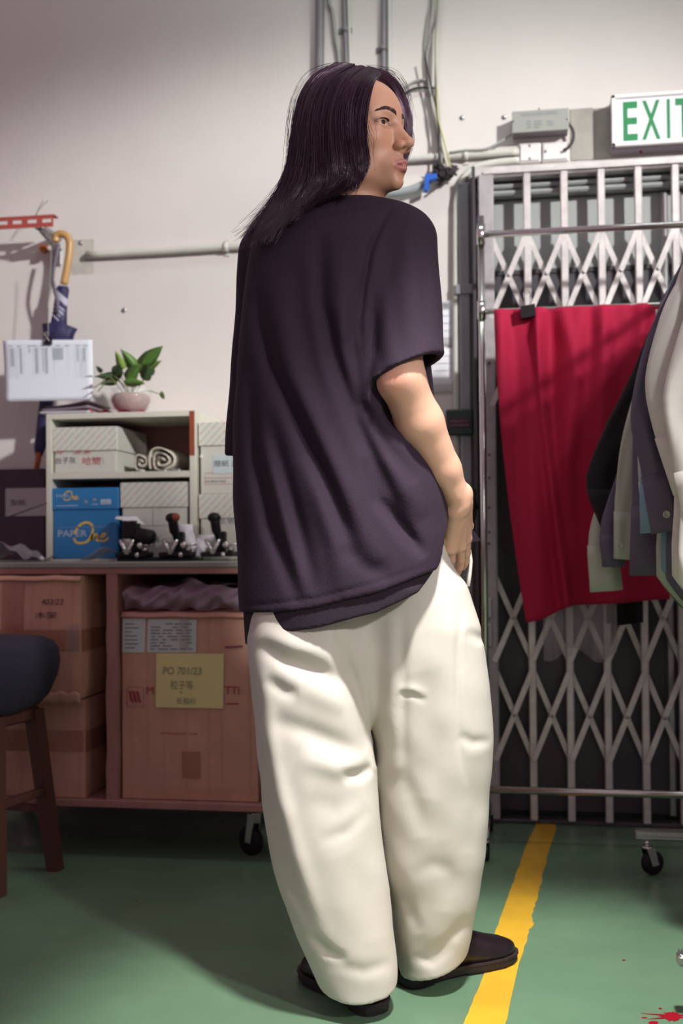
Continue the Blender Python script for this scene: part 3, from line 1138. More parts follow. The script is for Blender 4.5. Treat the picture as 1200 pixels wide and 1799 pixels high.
def uv(front_box, px, py, y):
    p = Y(px, py, y)
    x0, x1, z0, z1 = front_box
    return (p.x - x0) / (x1 - x0), (p.z - z0) / (z1 - z0)


# big carton on the right
bx = (Y(214, 1300, TY + .02).x, Y(452, 1300, TY + .02).x, bs1 + .002, Y(300, 1076, TY + .02).z)
t, body, fr_, rt_ = carton('cardboard_carton', 'big cardboard carton with yellow note and white labels', bx[0], bx[1], TY + .025, TY + .46, bx[2], bx[3], 21, .009)
LABELW = mat('label_white', rgb(196, 206, 200), .55)
NOTE = mat('note_yellow', rgb(226, 216, 152), .7)


def on(px, py, off=.004, fb=bx, fn=fr_, y=TY + .02):
    u_, v_ = uv(fb, px, py, y)
    return fn(u_, v_, off)


def label(name, m, x0, y0, x1, y1, off=.0025, fb=None, fn=None, parent=None):
    fb = fb or bx
    fn = fn or fr_
    ua, va = uv(fb, x0, y1, TY + .02)
    ub, vb = uv(fb, x1, y0, TY + .02)
    return patch(parent or body, name, fn, ua, ub, va, vb, m, off, .005)


l1 = label('shipping_label', LABELW, 214, 1087, 255, 1146)
l2 = label('shipping_label', LABELW, 259, 1088, 345, 1146)
l3 = label('yellow_note', NOTE, 275, 1148, 393, 1242, .0045)
rr = random.Random(9)
ln = []
for row in range(9):
    y_ = 1096 + row * 5.5
    if rr.random() < .9:
        x = 264 + rr.uniform(0, 3)
        while x < 334:
            w = rr.uniform(6, 18)
            if rr.random() < .72:
                ln.append([on(x, y_, .0035), on(min(x + w, 338), y_, .0035)])
            x += w + rr.uniform(3, 8)
strokes(ln, .0028, INKG, l2, name='print_line')
strokes([[on(220, 1096 + 7 * k, .0035), on(220 + rr.uniform(10, 26), 1096 + 7 * k, .0035)] for k in range(7)], .0026, INKG, l1, name='print_line')
PEN = mat('pen_grey', rgb(138, 138, 108), .7)
p = on(288, 1184, .007)
text('PO 701/23', p, .020, PEN, l3, 'handwriting', width=.108, shear=.1)
text('粒子等', on(302, 1210, .007), .024, PEN, l3, 'handwriting', width=.062)
text('+', on(318, 1218, .007), .008, PEN, l3, 'handwriting')
text('长袖衫', on(312, 1236, .007), .019, PEN, l3, 'handwriting', width=.055)
# red print of the carton
REDP = mat('carton_red', rgb(158, 44, 62), .8)
a_, b_ = on(226, 1242), on(253, 1208)
fx, fz, fy = a_.x, a_.z, a_.y
strokes([[on(224, 1242), on(254, 1242), on(254, 1207), on(224, 1207), on(224, 1242)]], .0014, REDP, body, name='logo_frame', depth=.001)
for k in range(3):
    strokes([[on(227 + 7 * k, 1214), on(230 + 7 * k, 1217), on(231 + 7 * k, 1228), on(235 + 7 * k, 1233)]], .0062, REDP, body, name='logo_stroke', depth=.0012)
text('M', on(259, 1219), .021, REDP, body)
text('TTI', on(396, 1219, .004), .021, REDP, body, width=.040)
text('www.marotti.com', on(283, 1289), .006, REDP, body, width=.105)
strokes([[on(396, 1137, .006), on(428, 1135, .006)]], .005, mat('stamp_purple', rgb(120, 70, 84), .8), body, name='stamp')
strokes([[on(398, 1236, .004), on(420, 1236, .004)]], .003, REDP, body, name='print_line')
patch(body, 'clear_tape', fr_, *[uv(bx, 316, 1200, TY + .02)[0], uv(bx, 333, 1200, TY + .02)[0]], .80, .995, TAPEC, .0052)
patch(body, 'brown_patch', fr_, *[uv(bx, 320, 1200, TY + .02)[0], uv(bx, 352, 1200, TY + .02)[0]], .12, .26, TAPEB, .002)

# plastic bags stuffed over the big carton
b = MB()
zb = bx[3]
xa, xb = bx[0] + .002, bx[1] + .0
b.grid(lambda u, v: Vector((xa + (xb - xa) * u, TY + .05 - .028 * math.sin(PI * v) + .010 * math.sin(19 * u + 5 * v) + .006 * math.sin(43 * u - 11 * v), zb + .006 + (.062 + .020 * math.exp(-((u - .52) / .12) ** 2)) * v + .004 * math.sin(29 * u))), 60, 14)
b.grid(lambda u, v: Vector((xa + (xb - xa) * u, TY + .05 + .25 * v, zb + .068 + .010 * math.sin(17 * u + 8 * v) + .020 * math.exp(-((u - .52) / .12) ** 2) * (1 - v))), 40, 8)
tag(b.build('plastic_bag', mat('bag_plastic', rgb(200, 176, 192), .18, alpha=.55, bump=.9, bscale=22), base=(xa, TY + .1, zb)), 'crumpled clear plastic bag stuffed on top of the big carton', 'plastic bag')
b = MB()
b.rings([[Vector((xa + .12 + (xb - xa - .12) * i / 14, TY + .15 + .06 * math.cos(2 * PI * k / 16), zb + .035 + (.022 + .006 * math.sin(i)) * math.sin(2 * PI * k / 16))) for k in range(16)] for i in range(15)])
tag(b.build('fabric_bundle', mat('fabric_dark', rgb(60, 40, 52), .9), base=(xa + .3, TY + .15, zb + .01)), 'dark folded fabric inside the gap above the big carton', 'fabric')

# two cartons on the left of the divider
lx0 = Y(-92, 1300, TY).x
b2 = (lx0, Y(147, 1320, TY).x, bs1 + .002, Y(100, 1228, TY).z)
t2, body2, f2, r2f = carton('cardboard_carton', 'taped cardboard carton at the bottom left behind the stool', b2[0], b2[1], TY + .012, TY + .44, b2[2], b2[3], 33, .006)
b3 = (lx0, Y(143, 1100, TY - .02).x, Y(100, 1226, TY).z + .002, TZ - .036)
t3, body3, f3, r3f = carton('cardboard_carton', 'crumpled cardboard carton with handwriting, upper one left of the divider', b3[0], b3[1], TY - .02, TY + .42, b3[2], b3[3], 35, .012)


def on3(px, py, off=.004):
    u_, v_ = uv(b3, px, py, TY - .02)
    return f3(u_, v_, off)


def on2(px, py, off=.004):
    u_, v_ = uv(b2, px, py, TY)
    return f2(u_, v_, off)


va, vb = uv(b3, 50, 1142, TY - .02)[1], uv(b3, 50, 1106, TY - .02)[1]
patch(body3, 'brown_tape', f3, .02, .99, va, vb, TAPEB, .002, nu=20)
patch(body3, 'brown_tape', r3f, .0, .6, va, vb, TAPEB, .002, nu=10)
patch(body3, 'brown_tape', f3, uv(b3, 12, 1100, TY)[0], uv(b3, 50, 1100, TY)[0], vb, .99, TAPEB, .0022)
patch(body3, 'clear_tape', f3, .90, .995, va - .03, vb + .05, TAPEC, .0045)
va, vb = uv(b2, 50, 1320, TY)[1], uv(b2, 50, 1283, TY)[1]
patch(body2, 'brown_tape', f2, .02, .99, va, vb, TAPEB, .002, nu=20)
patch(body2, 'brown_tape', r2f, .0, .5, va, vb, TAPEB, .002, nu=10)
BPEN = mat('marker_brown', rgb(74, 40, 42), .8)
text('403/23', on3(76, 1062), .016, BPEN, body3, 'handwriting', width=.064, shear=.25)
text('木架', on3(66, 1086), .019, BPEN, body3, 'handwriting', width=.062)


def side_mark(fn, u0, u1, v0, v1, parent):
    P = lambda a, c: fn(u0 + (u1 - u0) * a, v0 + (v1 - v0) * c, .003)
    strokes([[P(0, 0), P(1, 0), P(1, 1), P(0, 1), P(0, 0)], [P(.25, .2), P(.25, .8)], [P(.5, .2), P(.5, .8)], [P(.75, .2), P(.75, .8)]], .004, REDP, parent, name='side_print', nrm=(1, 0, 0))


side_mark(r3f, .45, .80, .28, .50, body3)
side_mark(r3f, .45, .80, .03, .20, body3)
side_mark(r2f, .35, .70, .40, .62, body2)
# torn flap hanging between them
b = MB()
b.sheet(lambda u, v: Vector((b3[0] + .25 + (b3[1] - b3[0] - .25) * u, TY - .028 - .004 * math.sin(9 * u), b3[2] + .030 * v - .012 + .003 * math.sin(23 * u))), 20, 3, (0, .004, 0))
b.build('loose_flap', CARD, body3)

# ------------------------------------------------------------------ bookcase on the table
SY = 3.246
WHITEB = mat('shelf_white', rgb(206, 204, 190), .55, noise=.1, nscale=10)
SHB = mat('shelf_back', rgb(150, 110, 104), .75)
EDGE = mat('edge_orange', rgb(150, 72, 42), .6, noise=.3, nscale=40)
sx0, sx1 = Y(81, 850, SY).x, Y(343, 850, SY).x
sz1 = Y(210, 724, SY).z
shelf = thing('bookcase', 'small white bookcase standing on the work table', 'bookcase', ((sx0 + sx1) / 2, (SY + WY) / 2, TZ))
th = .017
yb = WY - .012
b = MB()
b.box((sx0, SY, TZ), (sx0 + th, yb, sz1 - th), .001)
b.build('side_panel', WHITEB, shelf)
b = MB()
b.box((sx1 - th, SY, TZ), (sx1, yb, sz1), .001)
sp = b.build('side_panel', WHITEB, shelf)
b = MB()
b.box((sx1 - th + .001, SY - .0015, Y(338, 800, SY).z), (sx1 - .001, SY, sz1 - .002))
b.build('bare_edge', EDGE, sp)
b = MB()
b.box((sx0, SY, sz1 - th), (sx1 - th, yb, sz1), .001)
b.build('top_board', WHITEB, shelf)
mz1, mz0 = Y(210, 829, SY).z, Y(210, 840, SY).z
b = MB()
b.box((sx0 + th, SY + .001, mz0), (sx1 - th, yb, mz1), .001)
b.build('middle_board', WHITEB, shelf)
b = MB()
b.box((sx0 + th, SY + .004, TZ), (sx1 - th, yb, TZ + .006))
b.build('bottom_board', WHITEB, shelf)
b = MB()
b.box((sx0, yb, TZ), (sx1, WY - .004, sz1))
b.build('back_panel', SHB, shelf)


def stripe_mat():
    m = mat('striped_card', rgb(198, 200, 190), .7)
    N, L = m.node_tree.nodes, m.node_tree.links
    tc = N.new('ShaderNodeTexCoord')
    sp = N.new('ShaderNodeSeparateXYZ')
    L.new(tc.outputs['Object'], sp.inputs[0])

    def math_(op, a, c=None):
        n = N.new('ShaderNodeMath')
        n.operation = op
        for i, q in enumerate((a, c)):
            if q is None:
                continue
            if isinstance(q, (int, float)):
                n.inputs[i].default_value = q
            else:
                L.new(q, n.inputs[i])
        return n.outputs[0]
    x, z = sp.outputs[0], sp.outputs[2]
    s = math_('ADD', x, sp.outputs[1])
    t = math_('DIVIDE', math_('SUBTRACT', math_('MULTIPLY', s, .72), math_('MULTIPLY', z, .70)), .0165)
    w = math_('DIVIDE', math_('ADD', math_('MULTIPLY', s, .7), math_('MULTIPLY', z, .72)), .055)
    fr1 = math_('FRACT', t)
    line = math_('LESS_THAN', math_('ABSOLUTE', math_('SUBTRACT', fr1, .5)), .075)
    wf = math_('FRACT', math_('ADD', w, math_('MULTIPLY', math_('FLOOR', t), .37)))
    red = math_('GREATER_THAN', wf, .72)
    gap = math_('LESS_THAN', math_('ABSOLUTE', math_('SUBTRACT', wf, .70)), .04)
    line = math_('MULTIPLY', line, math_('SUBTRACT', 1.0, gap))
    mx = N.new('ShaderNodeMix')
    mx.data_type = 'RGBA'
    mx.inputs[6].default_value = rgb(150, 150, 140)
    mx.inputs[7].default_value = rgb(188, 110, 110)
    L.new(red, mx.inputs[0])
    m2 = N.new('ShaderNodeMix')
    m2.data_type = 'RGBA'
    m2.inputs[6].default_value = rgb(198, 200, 190)
    L.new(mx.outputs[2], m2.inputs[7])
    L.new(math_('MULTIPLY', line, .8), m2.inputs[0])
    L.new(m2.outputs[2], principled(m).inputs['Base Color'])
    return m


STRIPE = stripe_mat()


def filebox(label, x0, x1, y, dep, z0, zl, z1, lid_m, body_m, name='archive_box', cat='box', group='white archive boxes with striped lids'):
    t = thing(name, label, cat, ((x0 + x1) / 2, y + dep / 2, z0), group)
    b = MB()
    b.box((x0 + .005, y + .005, z0), (x1 - .005, y + dep - .005, zl + .02), .002)
    bo = b.build('box_body', body_m, t)
    b = MB()
    b.box((x0, y, zl), (x1, y + dep, z1), .002)
    li = b.build('lid', lid_m, t)
    return t, bo, li


yA = SY + .006
x0, x1 = Y(92, 800, yA).x, Y(206, 800, yA).x
mzt = mz1 + .0005
t, bo, li = filebox('white striped box with black and red handwriting, on the upper shelf', x0, x1, yA, .27, mzt, Y(150, 792, yA).z, Y(150, 750, yA).z, STRIPE, CARDW)
yy = yA + .0045
text('台子灰', Y(97, 815, yy), .020, INK, bo, 'handwriting', width=.066)
text('哈簡', Y(145, 817, yy), .024, INKR, bo, 'handwriting', width=.058)
strokes([[Y(154, 806, yy), Y(180, 805, yy), Y(183, 815, yy)]], .0012, INKG, bo)
strokes([[Y(100 + k * 16, 794, yy - .006), Y(112 + k * 16, 793.5, yy - .006)] for k in (0, 2, 3)], .003, INKR, li, name='red_smudge')

# blue copier paper box
BLUEB = mat('blue_card', rgb(38, 116, 172), .5)
GOLD = mat('print_gold', rgb(226, 188, 60), .5)
SILVER = mat('print_silver', rgb(170, 182, 196), .5)
yB = SY + .004
x0, x1 = Y(90, 920, yB).x, Y(208, 920, yB).x
t, bo, li = filebox('blue copier paper carton with white and yellow lettering on the lower shelf', x0, x1, yB, .28, TZ + .0065, Y(150, 895, yB).z, Y(150, 857, yB).z, BLUEB, BLUEB, 'paper_carton', 'carton', None)
yy = yB + .0048


def swash(parent, ox, oy, s, y):
    def q(a, c):
        return Y(ox + a * s, oy + c * s, y)
    O = [(0, 12), (4, 20), (14, 22), (26, 18), (34, 6), (36, -8), (30, -16), (20, -17), (9, -10), (3, 0), (2, 5)]
    ne1 = [(32, 16), (36, 4), (35, 10), (34, 17), (38, 8), (43, 5), (45, 8), (43, 16), (47, 17), (51, 14)]
    e = [(51, 12), (56, 10), (60, 5), (57, 3), (53, 7), (50, 14), (54, 18), (60, 17), (66, 11)]
    for pl, w in ((O, .0072), (ne1, .0056), (e, .0056)):
        strokes([curve([q(*p_) for p_ in pl], 4)], w * s, GOLD, parent, name='lettering')


text('PAPER', Y(102, 943, yy), .0195, SILVER, bo, width=Y(153, 943, yy).x - Y(102, 943, yy).x, bold=.01)
swash(bo, 130, 934, .92, yy)
strokes([[Y(103, 927, yy), Y(193, 925, yy)], [Y(189, 928, yy), Y(189, 941, yy)]], .0028, mat('print_blue', rgb(96, 138, 178), .5), bo, name='print_line')
yy = yB - .0003
text('PAPER', Y(99, 874, yy), .009, SILVER, li, width=Y(122, 874, yy).x - Y(99, 874, yy).x)
swash(li, 112, 870, .40, yy)
strokes([[Y(99, 889, yy), Y(137, 888, yy)], [Y(161, 886, yy), Y(173, 886, yy)]], .0022, SILVER, li, name='print_line')
text('75', Y(148, 884, yy), .008, GOLD, li)
text('A4', Y(163, 880, yy), .007, GOLD, li)
b = MB()
p, q = Y(177, 886, yy), Y(195, 877, yy)
b.box((p.x, yB - .0008, p.z), (q.x, yB, q.z))
pb = b.build('print_plate', SILVER, li)
text('office', Y(180, 884, yB - .0009), .0045, BLUEB, pb, width=.020)

# striped box lower right
yC = SY + .01
x0, x1 = Y(211, 920, yC).x, Y(332, 920, yC).x
t, bo, li = filebox('white striped box on the lower shelf right of the blue carton', x0, x1, yC, .26, TZ + .0065, Y(150, 893, yC).z, Y(150, 849, yC).z, STRIPE, CARDW)
yy = yC + .0045
strokes([[Y(269, 894, yy), Y(269, 924, yy)], [Y(212, 925, yy), Y(331, 922, yy)]], .0012, INKG, bo, name='seam')
text('長纸', Y(258, 953, yy), .018, INK, bo, 'handwriting', width=.04)

# stack of two boxes right of the bookcase
yD = SY + .02
x0, x1 = sx1 + .004, sx1 + .20
zl2 = Y(380, 911, yD).z
z12 = Y(380, 868, yD).z
t, bo, li = filebox('white striped box right of the bookcase, lower of two', x0, x1, yD, .27, TZ + .0005, zl2, z12, STRIPE, CARDW)
text('色紙 紙', Y(372, 921, yD + .0045), .018, INKG, bo, 'handwriting', width=.07)
t, bo, li = filebox('white striped box right of the bookcase, top of two with paper label', x0, x1, yD, .27, z12 + .0005, Y(380, 783, yD).z, Y(380, 741, yD).z, STRIPE, CARDW)
b = MB()
p, q = Y(374, 832, yD), Y(420, 798, yD)
b.box((p.x, yD + .0035, p.z), (q.x, yD + .005, q.z))
lb = b.build('paper_label', mat('label_blue', rgb(186, 198, 200), .7), bo)
text('廢紙 盒', Y(376, 820, yD + .0034), .019, INK, lb, 'handwriting', width=.075)
p, q = Y(359, 851, yD), Y(420, 830, yD)
strokes([[Vector((p.x, yD + .0045, p.z)), Vector((q.x, yD + .0045, p.z)), Vector((q.x, yD + .0045, q.z)), Vector((p.x, yD + .0045, q.z)), Vector((p.x, yD + .0045, p.z))], [Y(359, 840, yD + .0045), Y(420, 839, yD + .0045)]], .001, INKR, bo, name='print_frame')
text('A4 BOX FILE', Y(361, 848, yD + .0045), .007, INK, bo, width=.062)
b = MB()
b.lathe(Y(354, 802, yD + .005), [(.005, -.001), (.005, .001), (.0035, .0015)], 12, (0, -1, 0))
b.build('stud', WHITEP, bo)

# rolled white cloth on the upper shelf
CLOTHW = mat('calico', rgb(208, 202, 188), .9, bump=.3, bscale=60)


def roll(label, c, r, turns, length, seed, squash=1.0):
    r_ = random.Random(seed)
    ph = r_.uniform(0, 6)
    rg = []
    n = int(28 * turns)
    outer, inner = [], []
    for j in range(7):
        yy_ = c.y + length * j / 6
        ring_o, ring_i = [], []
        for k in range(n + 1):
            a = 2 * PI * turns * k / n
            rad = r * (.18 + .82 * k / n) * (1 + .06 * math.sin(3 * a + ph) + .03 * math.sin(j * 1.3 + a))
            p_ = Vector((c.x + rad * math.cos(a), yy_ + .008 * math.sin(2 * a + ph) * (j == 0), c.z + rad * math.sin(a) * squash))
            p2 = Vector((c.x + (rad - .004) * math.cos(a), p_.y, c.z + (rad - .004) * math.sin(a) * squash))
            ring_o.append(p_)
            ring_i.append(p2)
        rg.append(ring_o + ring_i[::-1])
    b = MB()
    b.rings(rg, caps=True)
    zmin = min(p_.z for p_ in b.v)
    for p_ in b.v:
        p_.z += mz1 + .001 - zmin
    return tag(b.build('rolled_cloth', CLOTHW, base=(c.x, c.y, mz1)), label, 'cloth', 'rolled cloths on the upper shelf')


roll('larger roll of white cloth on the upper shelf', Y(283, 798, SY + .03), .047, 2.6, .17, 3, .92)
roll('smaller roll of white cloth leaning beside the larger roll on the shelf', Y(247, 805, SY + .035), .027, 1.8, .15, 8, 1.1)
b = MB()
cpt = Y(297, 826, SY + .012)
cpt.z = mz1 + .004
for s_ in (-1, 1):
    b.tube([cpt + Vector((.014 * math.cos(a) + .018 * s_ * 1.2, .006 * math.sin(a), .003 * math.sin(a))) for a in np.linspace(0, 2 * PI, 13)], .002, 6, caps=False)
    b.tube([cpt + Vector((.018 * s_, .004, 0)), cpt + Vector((-.004 * s_, .05, .002))], .002, 6)
    b.bar(cpt + Vector((-.004 * s_, .05, .001)), cpt + Vector((-.012 * s_, .11, .001)), .008, .002, (0, 0, 1))
tag(b.build('scissors', STEEL, base=cpt), 'small scissors lying in front of the rolled cloths', 'scissors')

# ------------------------------------------------------------------ hand presses on the table
def press(label, px, kind):
    y = SY - .075
    c = Y(px, 984, y)
    c.z = TZ
    t = thing('hand_press', label, 'hand press', c, 'hand presses in front of the bookcase')
    b = MB()
    b.box(c + Vector((-.045, -.02, .012)), c + Vector((.05, .05, .026)), .003)
    b.box(c + Vector((-.012, .02, .024)), c + Vector((.016, .05, .085)), .004)
    b.build('frame', BLACKP, t)
    b = MB()
    if kind == 0:
        b.box(c + Vector((-.030, -.005, .065)), c + Vector((.015, .035, .118)), .005)
        b.lathe(c + Vector((.012, .0, .078)), [(.012, 0), (.022, .004), (.024, .05), (.016, .058)], 16, (1, 0, -.25))
    else:
        b.tube(curve([c + Vector((.004, .02, .05)), c + Vector((-.002, .0, .085)), c + Vector((-.004, -.012, .118))], 5), [.010] * 5 + [.014] * 5 + [.015], 12)
        b.ball(c + Vector((-.005, -.014, .124)), .020, sc=(1.0, .8, .75))
    b.build('handle', BLACKP, t)
    if kind == 1:
        b = MB()
        b.ball(c + Vector((.006, -.016, .126)), .0165, sc=(.8, .9, .8))
        b.build('knob_cap', EDGE, t)
    b = MB()
    b.tube([c + Vector((-.028, -.02, .062)), c + Vector((-.006, -.025, .020))], .006, 10)
    b.tube([c + Vector((.012, -.02, .062)), c + Vector((-.006, -.025, .020))], .005, 10)
    b.ball(c + Vector((.030, -.014, .045)), .011)
    b.tube([c + Vector((.030, -.01, .045)), c + Vector((.066, -.006, .048))], .0035, 8)
    b.ball(c + Vector((.022, -.018, .018)), .008)
    b.lathe(c + Vector((.04, .0, .026)), [(.010, 0), (.010, .012), (.005, .016)], 12)
    b.build('fitting', CHROME, t)
    return t


y_ = SY - .085
p, q = Y(205, 985, y_), Y(344, 985, y_)
b = MB()
b.box((p.x, y_, TZ), (q.x, SY - .005, TZ + .0115), .003)
tag(b.build('tool_tray', BLACKP, base=(p.x, y_, TZ)), 'flat black tray under the tools in front of the bookcase', 'tray')
press('black hand press with square head and chrome fittings, left on the tray', 232, 0)
press('black hand press with brown knob, in the middle before the bookcase', 308, 1)
press('black hand press with upright lever, nearest the man\'s shirt', 382, 2)
# loose paper among the tools
def loose(label, pts, name='paper_sheet', m=PAPER, cat='paper', y=None, up=.02):
    P = [Vector(p_) for p_ in pts]
    b = MB()
    b.sheet(lambda u, v: (P[0] * (1 - u) * (1 - v) + P[1] * u * (1 - v) + P[2] * u * v + P[3] * (1 - u) * v) + Vector((0, -up * math.sin(PI * v) * math.sin(PI * u), 0)), 8, 8, (0, .0008, .0003))
    return tag(b.build(name, m, base=min(P, key=lambda v: v.z)), label, cat)


yv = SY - .018
loose('white paper sheet standing among the tools by the bookcase edge', [Y(318, 962, yv) + Vector((0, 0, -.03)), Y(352, 962, yv) + Vector((0, 0, -.03)), Y(337, 921, yv), Y(314, 921, yv + .02)])
loose('white paper sheet leaning between the two right hand presses', [Vector((Y(344, 984, yv - .02).x, yv - .03, TZ + .001)), Vector((Y(352, 984, yv - .02).x, yv - .03, TZ + .001)), Y(380, 940, yv + .02), Y(345, 940, yv + .02)])
loose('grey paper lying on the square head of the left hand press', [Y(201, 911, yv - .06), Y(258, 922, yv - .06), Y(240, 907, yv + .0), Y(205, 907, yv + .0)], up=.004)
cl2 = mat('sleeve_plastic', rgb(190, 200, 205), .2, alpha=.55)
b = MB()
p, q = Y(137, 984, SY - .10), Y(188, 984, SY - .10)
b.sheet(lambda u, v: Vector((p.x + (q.x - p.x) * u, SY - .12 + .10 * v, TZ + .002 + .042 * math.sin(PI * min(1, u * 1.0) * .62) * u * (1 - .3 * v))), 12, 4, (0, 0, .001))
tag(b.build('plastic_sleeve', cl2, base=(p.x, SY - .1, TZ)), 'curled clear plastic sleeve before the blue carton', 'plastic sleeve')
b = MB()
p, q = Y(-30, 988, SY - .12), Y(66, 988, SY - .12)
b.sheet(lambda u, v: Vector((p.x + (q.x - p.x) * u, SY - .14 + .16 * v, TZ + .004 + .050 * math.sin(PI * u) ** 1.0 * math.exp(-((u - .3) / .35) ** 2) * (1 - .2 * v) + .006 * (math.sin(21 * u + 7 * v) + 1))), 24, 8, (0, 0, .001))
tag(b.build('plastic_packet', mat('packet_plastic', rgb(180, 170, 180), .2, alpha=.6, bump=.7, bscale=30), base=(p.x, SY - .1, TZ)), 'crumpled plastic packet with red print at the left end of the table', 'packet')
b = MB()
b.ball((Y(73, 984, SY - .08).x, SY - .08, TZ + .008), .008)
tag(b.build('white_bead', WHITEP, base=(Y(73, 984, SY - .08).x, SY - .08, TZ)), 'tiny white ball on the table at the bookcase corner', 'bead')

# dark board behind the table's left end
py_ = WY - .05
b = MB()
p, q = Y(-160, 985, py_), Y(78, 823, py_)
b.box((p.x, py_, TZ), (q.x, py_ + .025, q.z), .002)
bd = tag(b.build('backing_board', mat('board_purple', rgb(78, 60, 72), .8, noise=.2, nscale=20), base=((p.x + q.x) / 2, py_, TZ)), 'dark board standing on the table against the wall, with a white note', 'board')
p, q = Y(10, 907, py_), Y(82, 857, py_)
b = MB()
b.box((p.x, py_ - .0015, p.z), (q.x - .002, py_, q.z))
nt_ = b.build('paper_note', mat('note_white', rgb(180, 176, 176), .75), bd)
text('型紙', Y(18, 888, py_ - .002), .019, INK, nt_, 'handwriting', width=.055)
b = MB()
yq = SY - .03
b.tube([Y(-20, 921, yq), Y(82, 884, yq + .02)], .002, 6)
tag(b.build('thin_rod', CABLED, base=Y(-20, 921, yq)), 'thin dark rod slanting in front of the dark board', 'rod')

# ------------------------------------------------------------------ on the bookcase: plant, red cloth, magazines
PCY = SY + .13
pc = Y(230, 716, PCY)
pc.z = sz1
t = thing('potted_plant', 'green trailing pothos in a round glass bowl on the bookcase', 'plant', pc)
GLASS = mat('bowl_glass', rgb(235, 235, 232), .04, trans=0.0, alpha=.16)
b = MB()
b.lathe(pc + Vector((0, 0, .006)), [(.040, 0), (.044, .003), (.058, .02), (.068, .045), (.067, .062), (.060, .076), (.064, .080), (.060, .080), (.055, .075), (.062, .06), (.063, .045), (.052, .02), (.036, .006)], 32)
b.build('glass_bowl', GLASS, t)
b = MB()
b.lathe(pc + Vector((0, 0, .013)), [(.030, 0), (.048, .012), (.060, .036), (.058, .05), (.05, .058), (.01, .06)], 24)
b.build('soil', mat('soil_roots', rgb(96, 50, 44), .8, noise=.7, nscale=70, bump=1.0, bscale=90, col2=rgb(150, 96, 78)), t)
LEAF = [mat('leaf_green', rgb(92, 136, 58), .4, noise=.25, nscale=40), mat('leaf_dark', rgb(58, 84, 46), .4, noise=.3, nscale=40), mat('leaf_light', rgb(136, 168, 78), .4, noise=.25, nscale=40)]
STEM = mat('stem_green', rgb(110, 120, 70), .5)
# base px, tip px, width m, depth offset, material
leaves = [((248, 640), (286, 609), .046, -.03, 0), ((236, 648), (216, 614), .040, -.02, 0), ((240, 655), (258, 618), .04, .02, 2), ((214, 650), (206, 617), .034, .02, 2), ((212, 662), (170, 660), .030, -.02, 1),
          ((200, 660), (214, 640), .042, -.03, 1), ((222, 668), (245, 640), .044, -.045, 0), ((252, 668), (262, 640), .04, -.03, 1), ((218, 672), (256, 672), .030, -.06, 0), ((206, 668), (178, 674), .028, -.01, 1),
          ((244, 650), (284, 634), .036, .0, 2), ((176, 655), (172, 640), .022, -.01, 1), ((280, 692), (294, 699), .022, -.02, 0), ((230, 650), (226, 622), .036, .03, 1), ((262, 660), (268, 630), .03, .03, 1)]
for (bx_, by_), (ex_, ey_), w, dy, mi in leaves:
    A, B_ = Y(bx_, by_, PCY + dy), Y(ex_, ey_, PCY + dy - .02)
    ax = B_ - A
    ln_ = ax.length * 1.08
    ax.normalize()
    sd = ax.cross(Vector((0.15, 1, .35))).normalized()
    nn = sd.cross(ax).normalized()
    prof = [(0, .0), (.04, .30), (.12, .46), (.3, .5), (.5, .42), (.7, .28), (.86, .13), (1, .0)]
    rg = []
    for tt, ww in prof:
        c = A + ax * ln_ * tt - nn * .012 * tt * tt
        wv = max(ww * w, .0005)
        rg.append([c - sd * wv + nn * wv * .30, c + nn * .0, c + sd * wv + nn * wv * .30, c - nn * .0012])
    b = MB()
    b.rings(rg, sm=True)
    b.build('leaf', LEAF[mi], t)
    b = MB()
    root = pc + Vector((.02 * ((bx_ - 230) / 60), dy * .3, .07))
    b.tube(curve([root, (root + A) / 2 + Vector((0, 0, .010)), A], 4), .0016, 5)
    b.build('stem', STEM, t)
for q_ in ([(205, 672), (190, 662), (178, 672), (164, 682)], [(206, 676), (192, 668), (182, 676), (172, 688)]):
    b = MB()
    b.tube(curve([Y(x, y, PCY - .04) for x, y in q_], 5), .0016, 5)
    b.build('stem', STEM, t)
b = MB()
b.sheet(lambda u, v: Vector((pc.x - .115 + .185 * u, SY + .012 + .20 * v, sz1 + .0015 + .004 * (1 + math.sin(19 * u + 6 * v)) * (u < 2) + .016 * math.exp(-((u - .06) / .07) ** 2) * (1 - v))), 36, 10, (0, 0, -.001))
for v_ in b.v:
    v_.z = min(v_.z, sz1 + .0045) if (v_ - pc).xy.length < .055 else v_.z
tag(b.build('red_napkin', REDC, base=(pc.x, SY + .1, sz1)), 'crumpled red cloth under the glass bowl', 'cloth')
mm = [mat('magazine_grey', rgb(120, 108, 118), .5), mat('magazine_pale', rgb(178, 176, 182), .5), mat('magazine_dark', rgb(54, 34, 48), .5)]
for k, lab in enumerate(('pale flat magazine at the bottom of the pile on the bookcase', 'grey curled magazine in the middle of the pile on the bookcase', 'dark bent folder on top of the pile on the bookcase')):
    xa, xb = sx0 - .025 + .006 * k, Y(156 - 3 * k, 715, SY).x
    zz = sz1 + .001 + .0085 * k
    b = MB()
    b.sheet(lambda u, v: Vector((xa + (xb - xa) * u, SY + .004 + .006 * k + .19 * v, zz + (.0015 + .005 * k) * math.sin(PI * u) * 0 + .004 * k * u * u * 2.0)), 14, 3, (0, 0, .0075))
    tag(b.build('magazine', mm[(1, 0, 2)[k]], base=(xa, SY, zz)), lab, 'magazine', 'magazines on the bookcase')

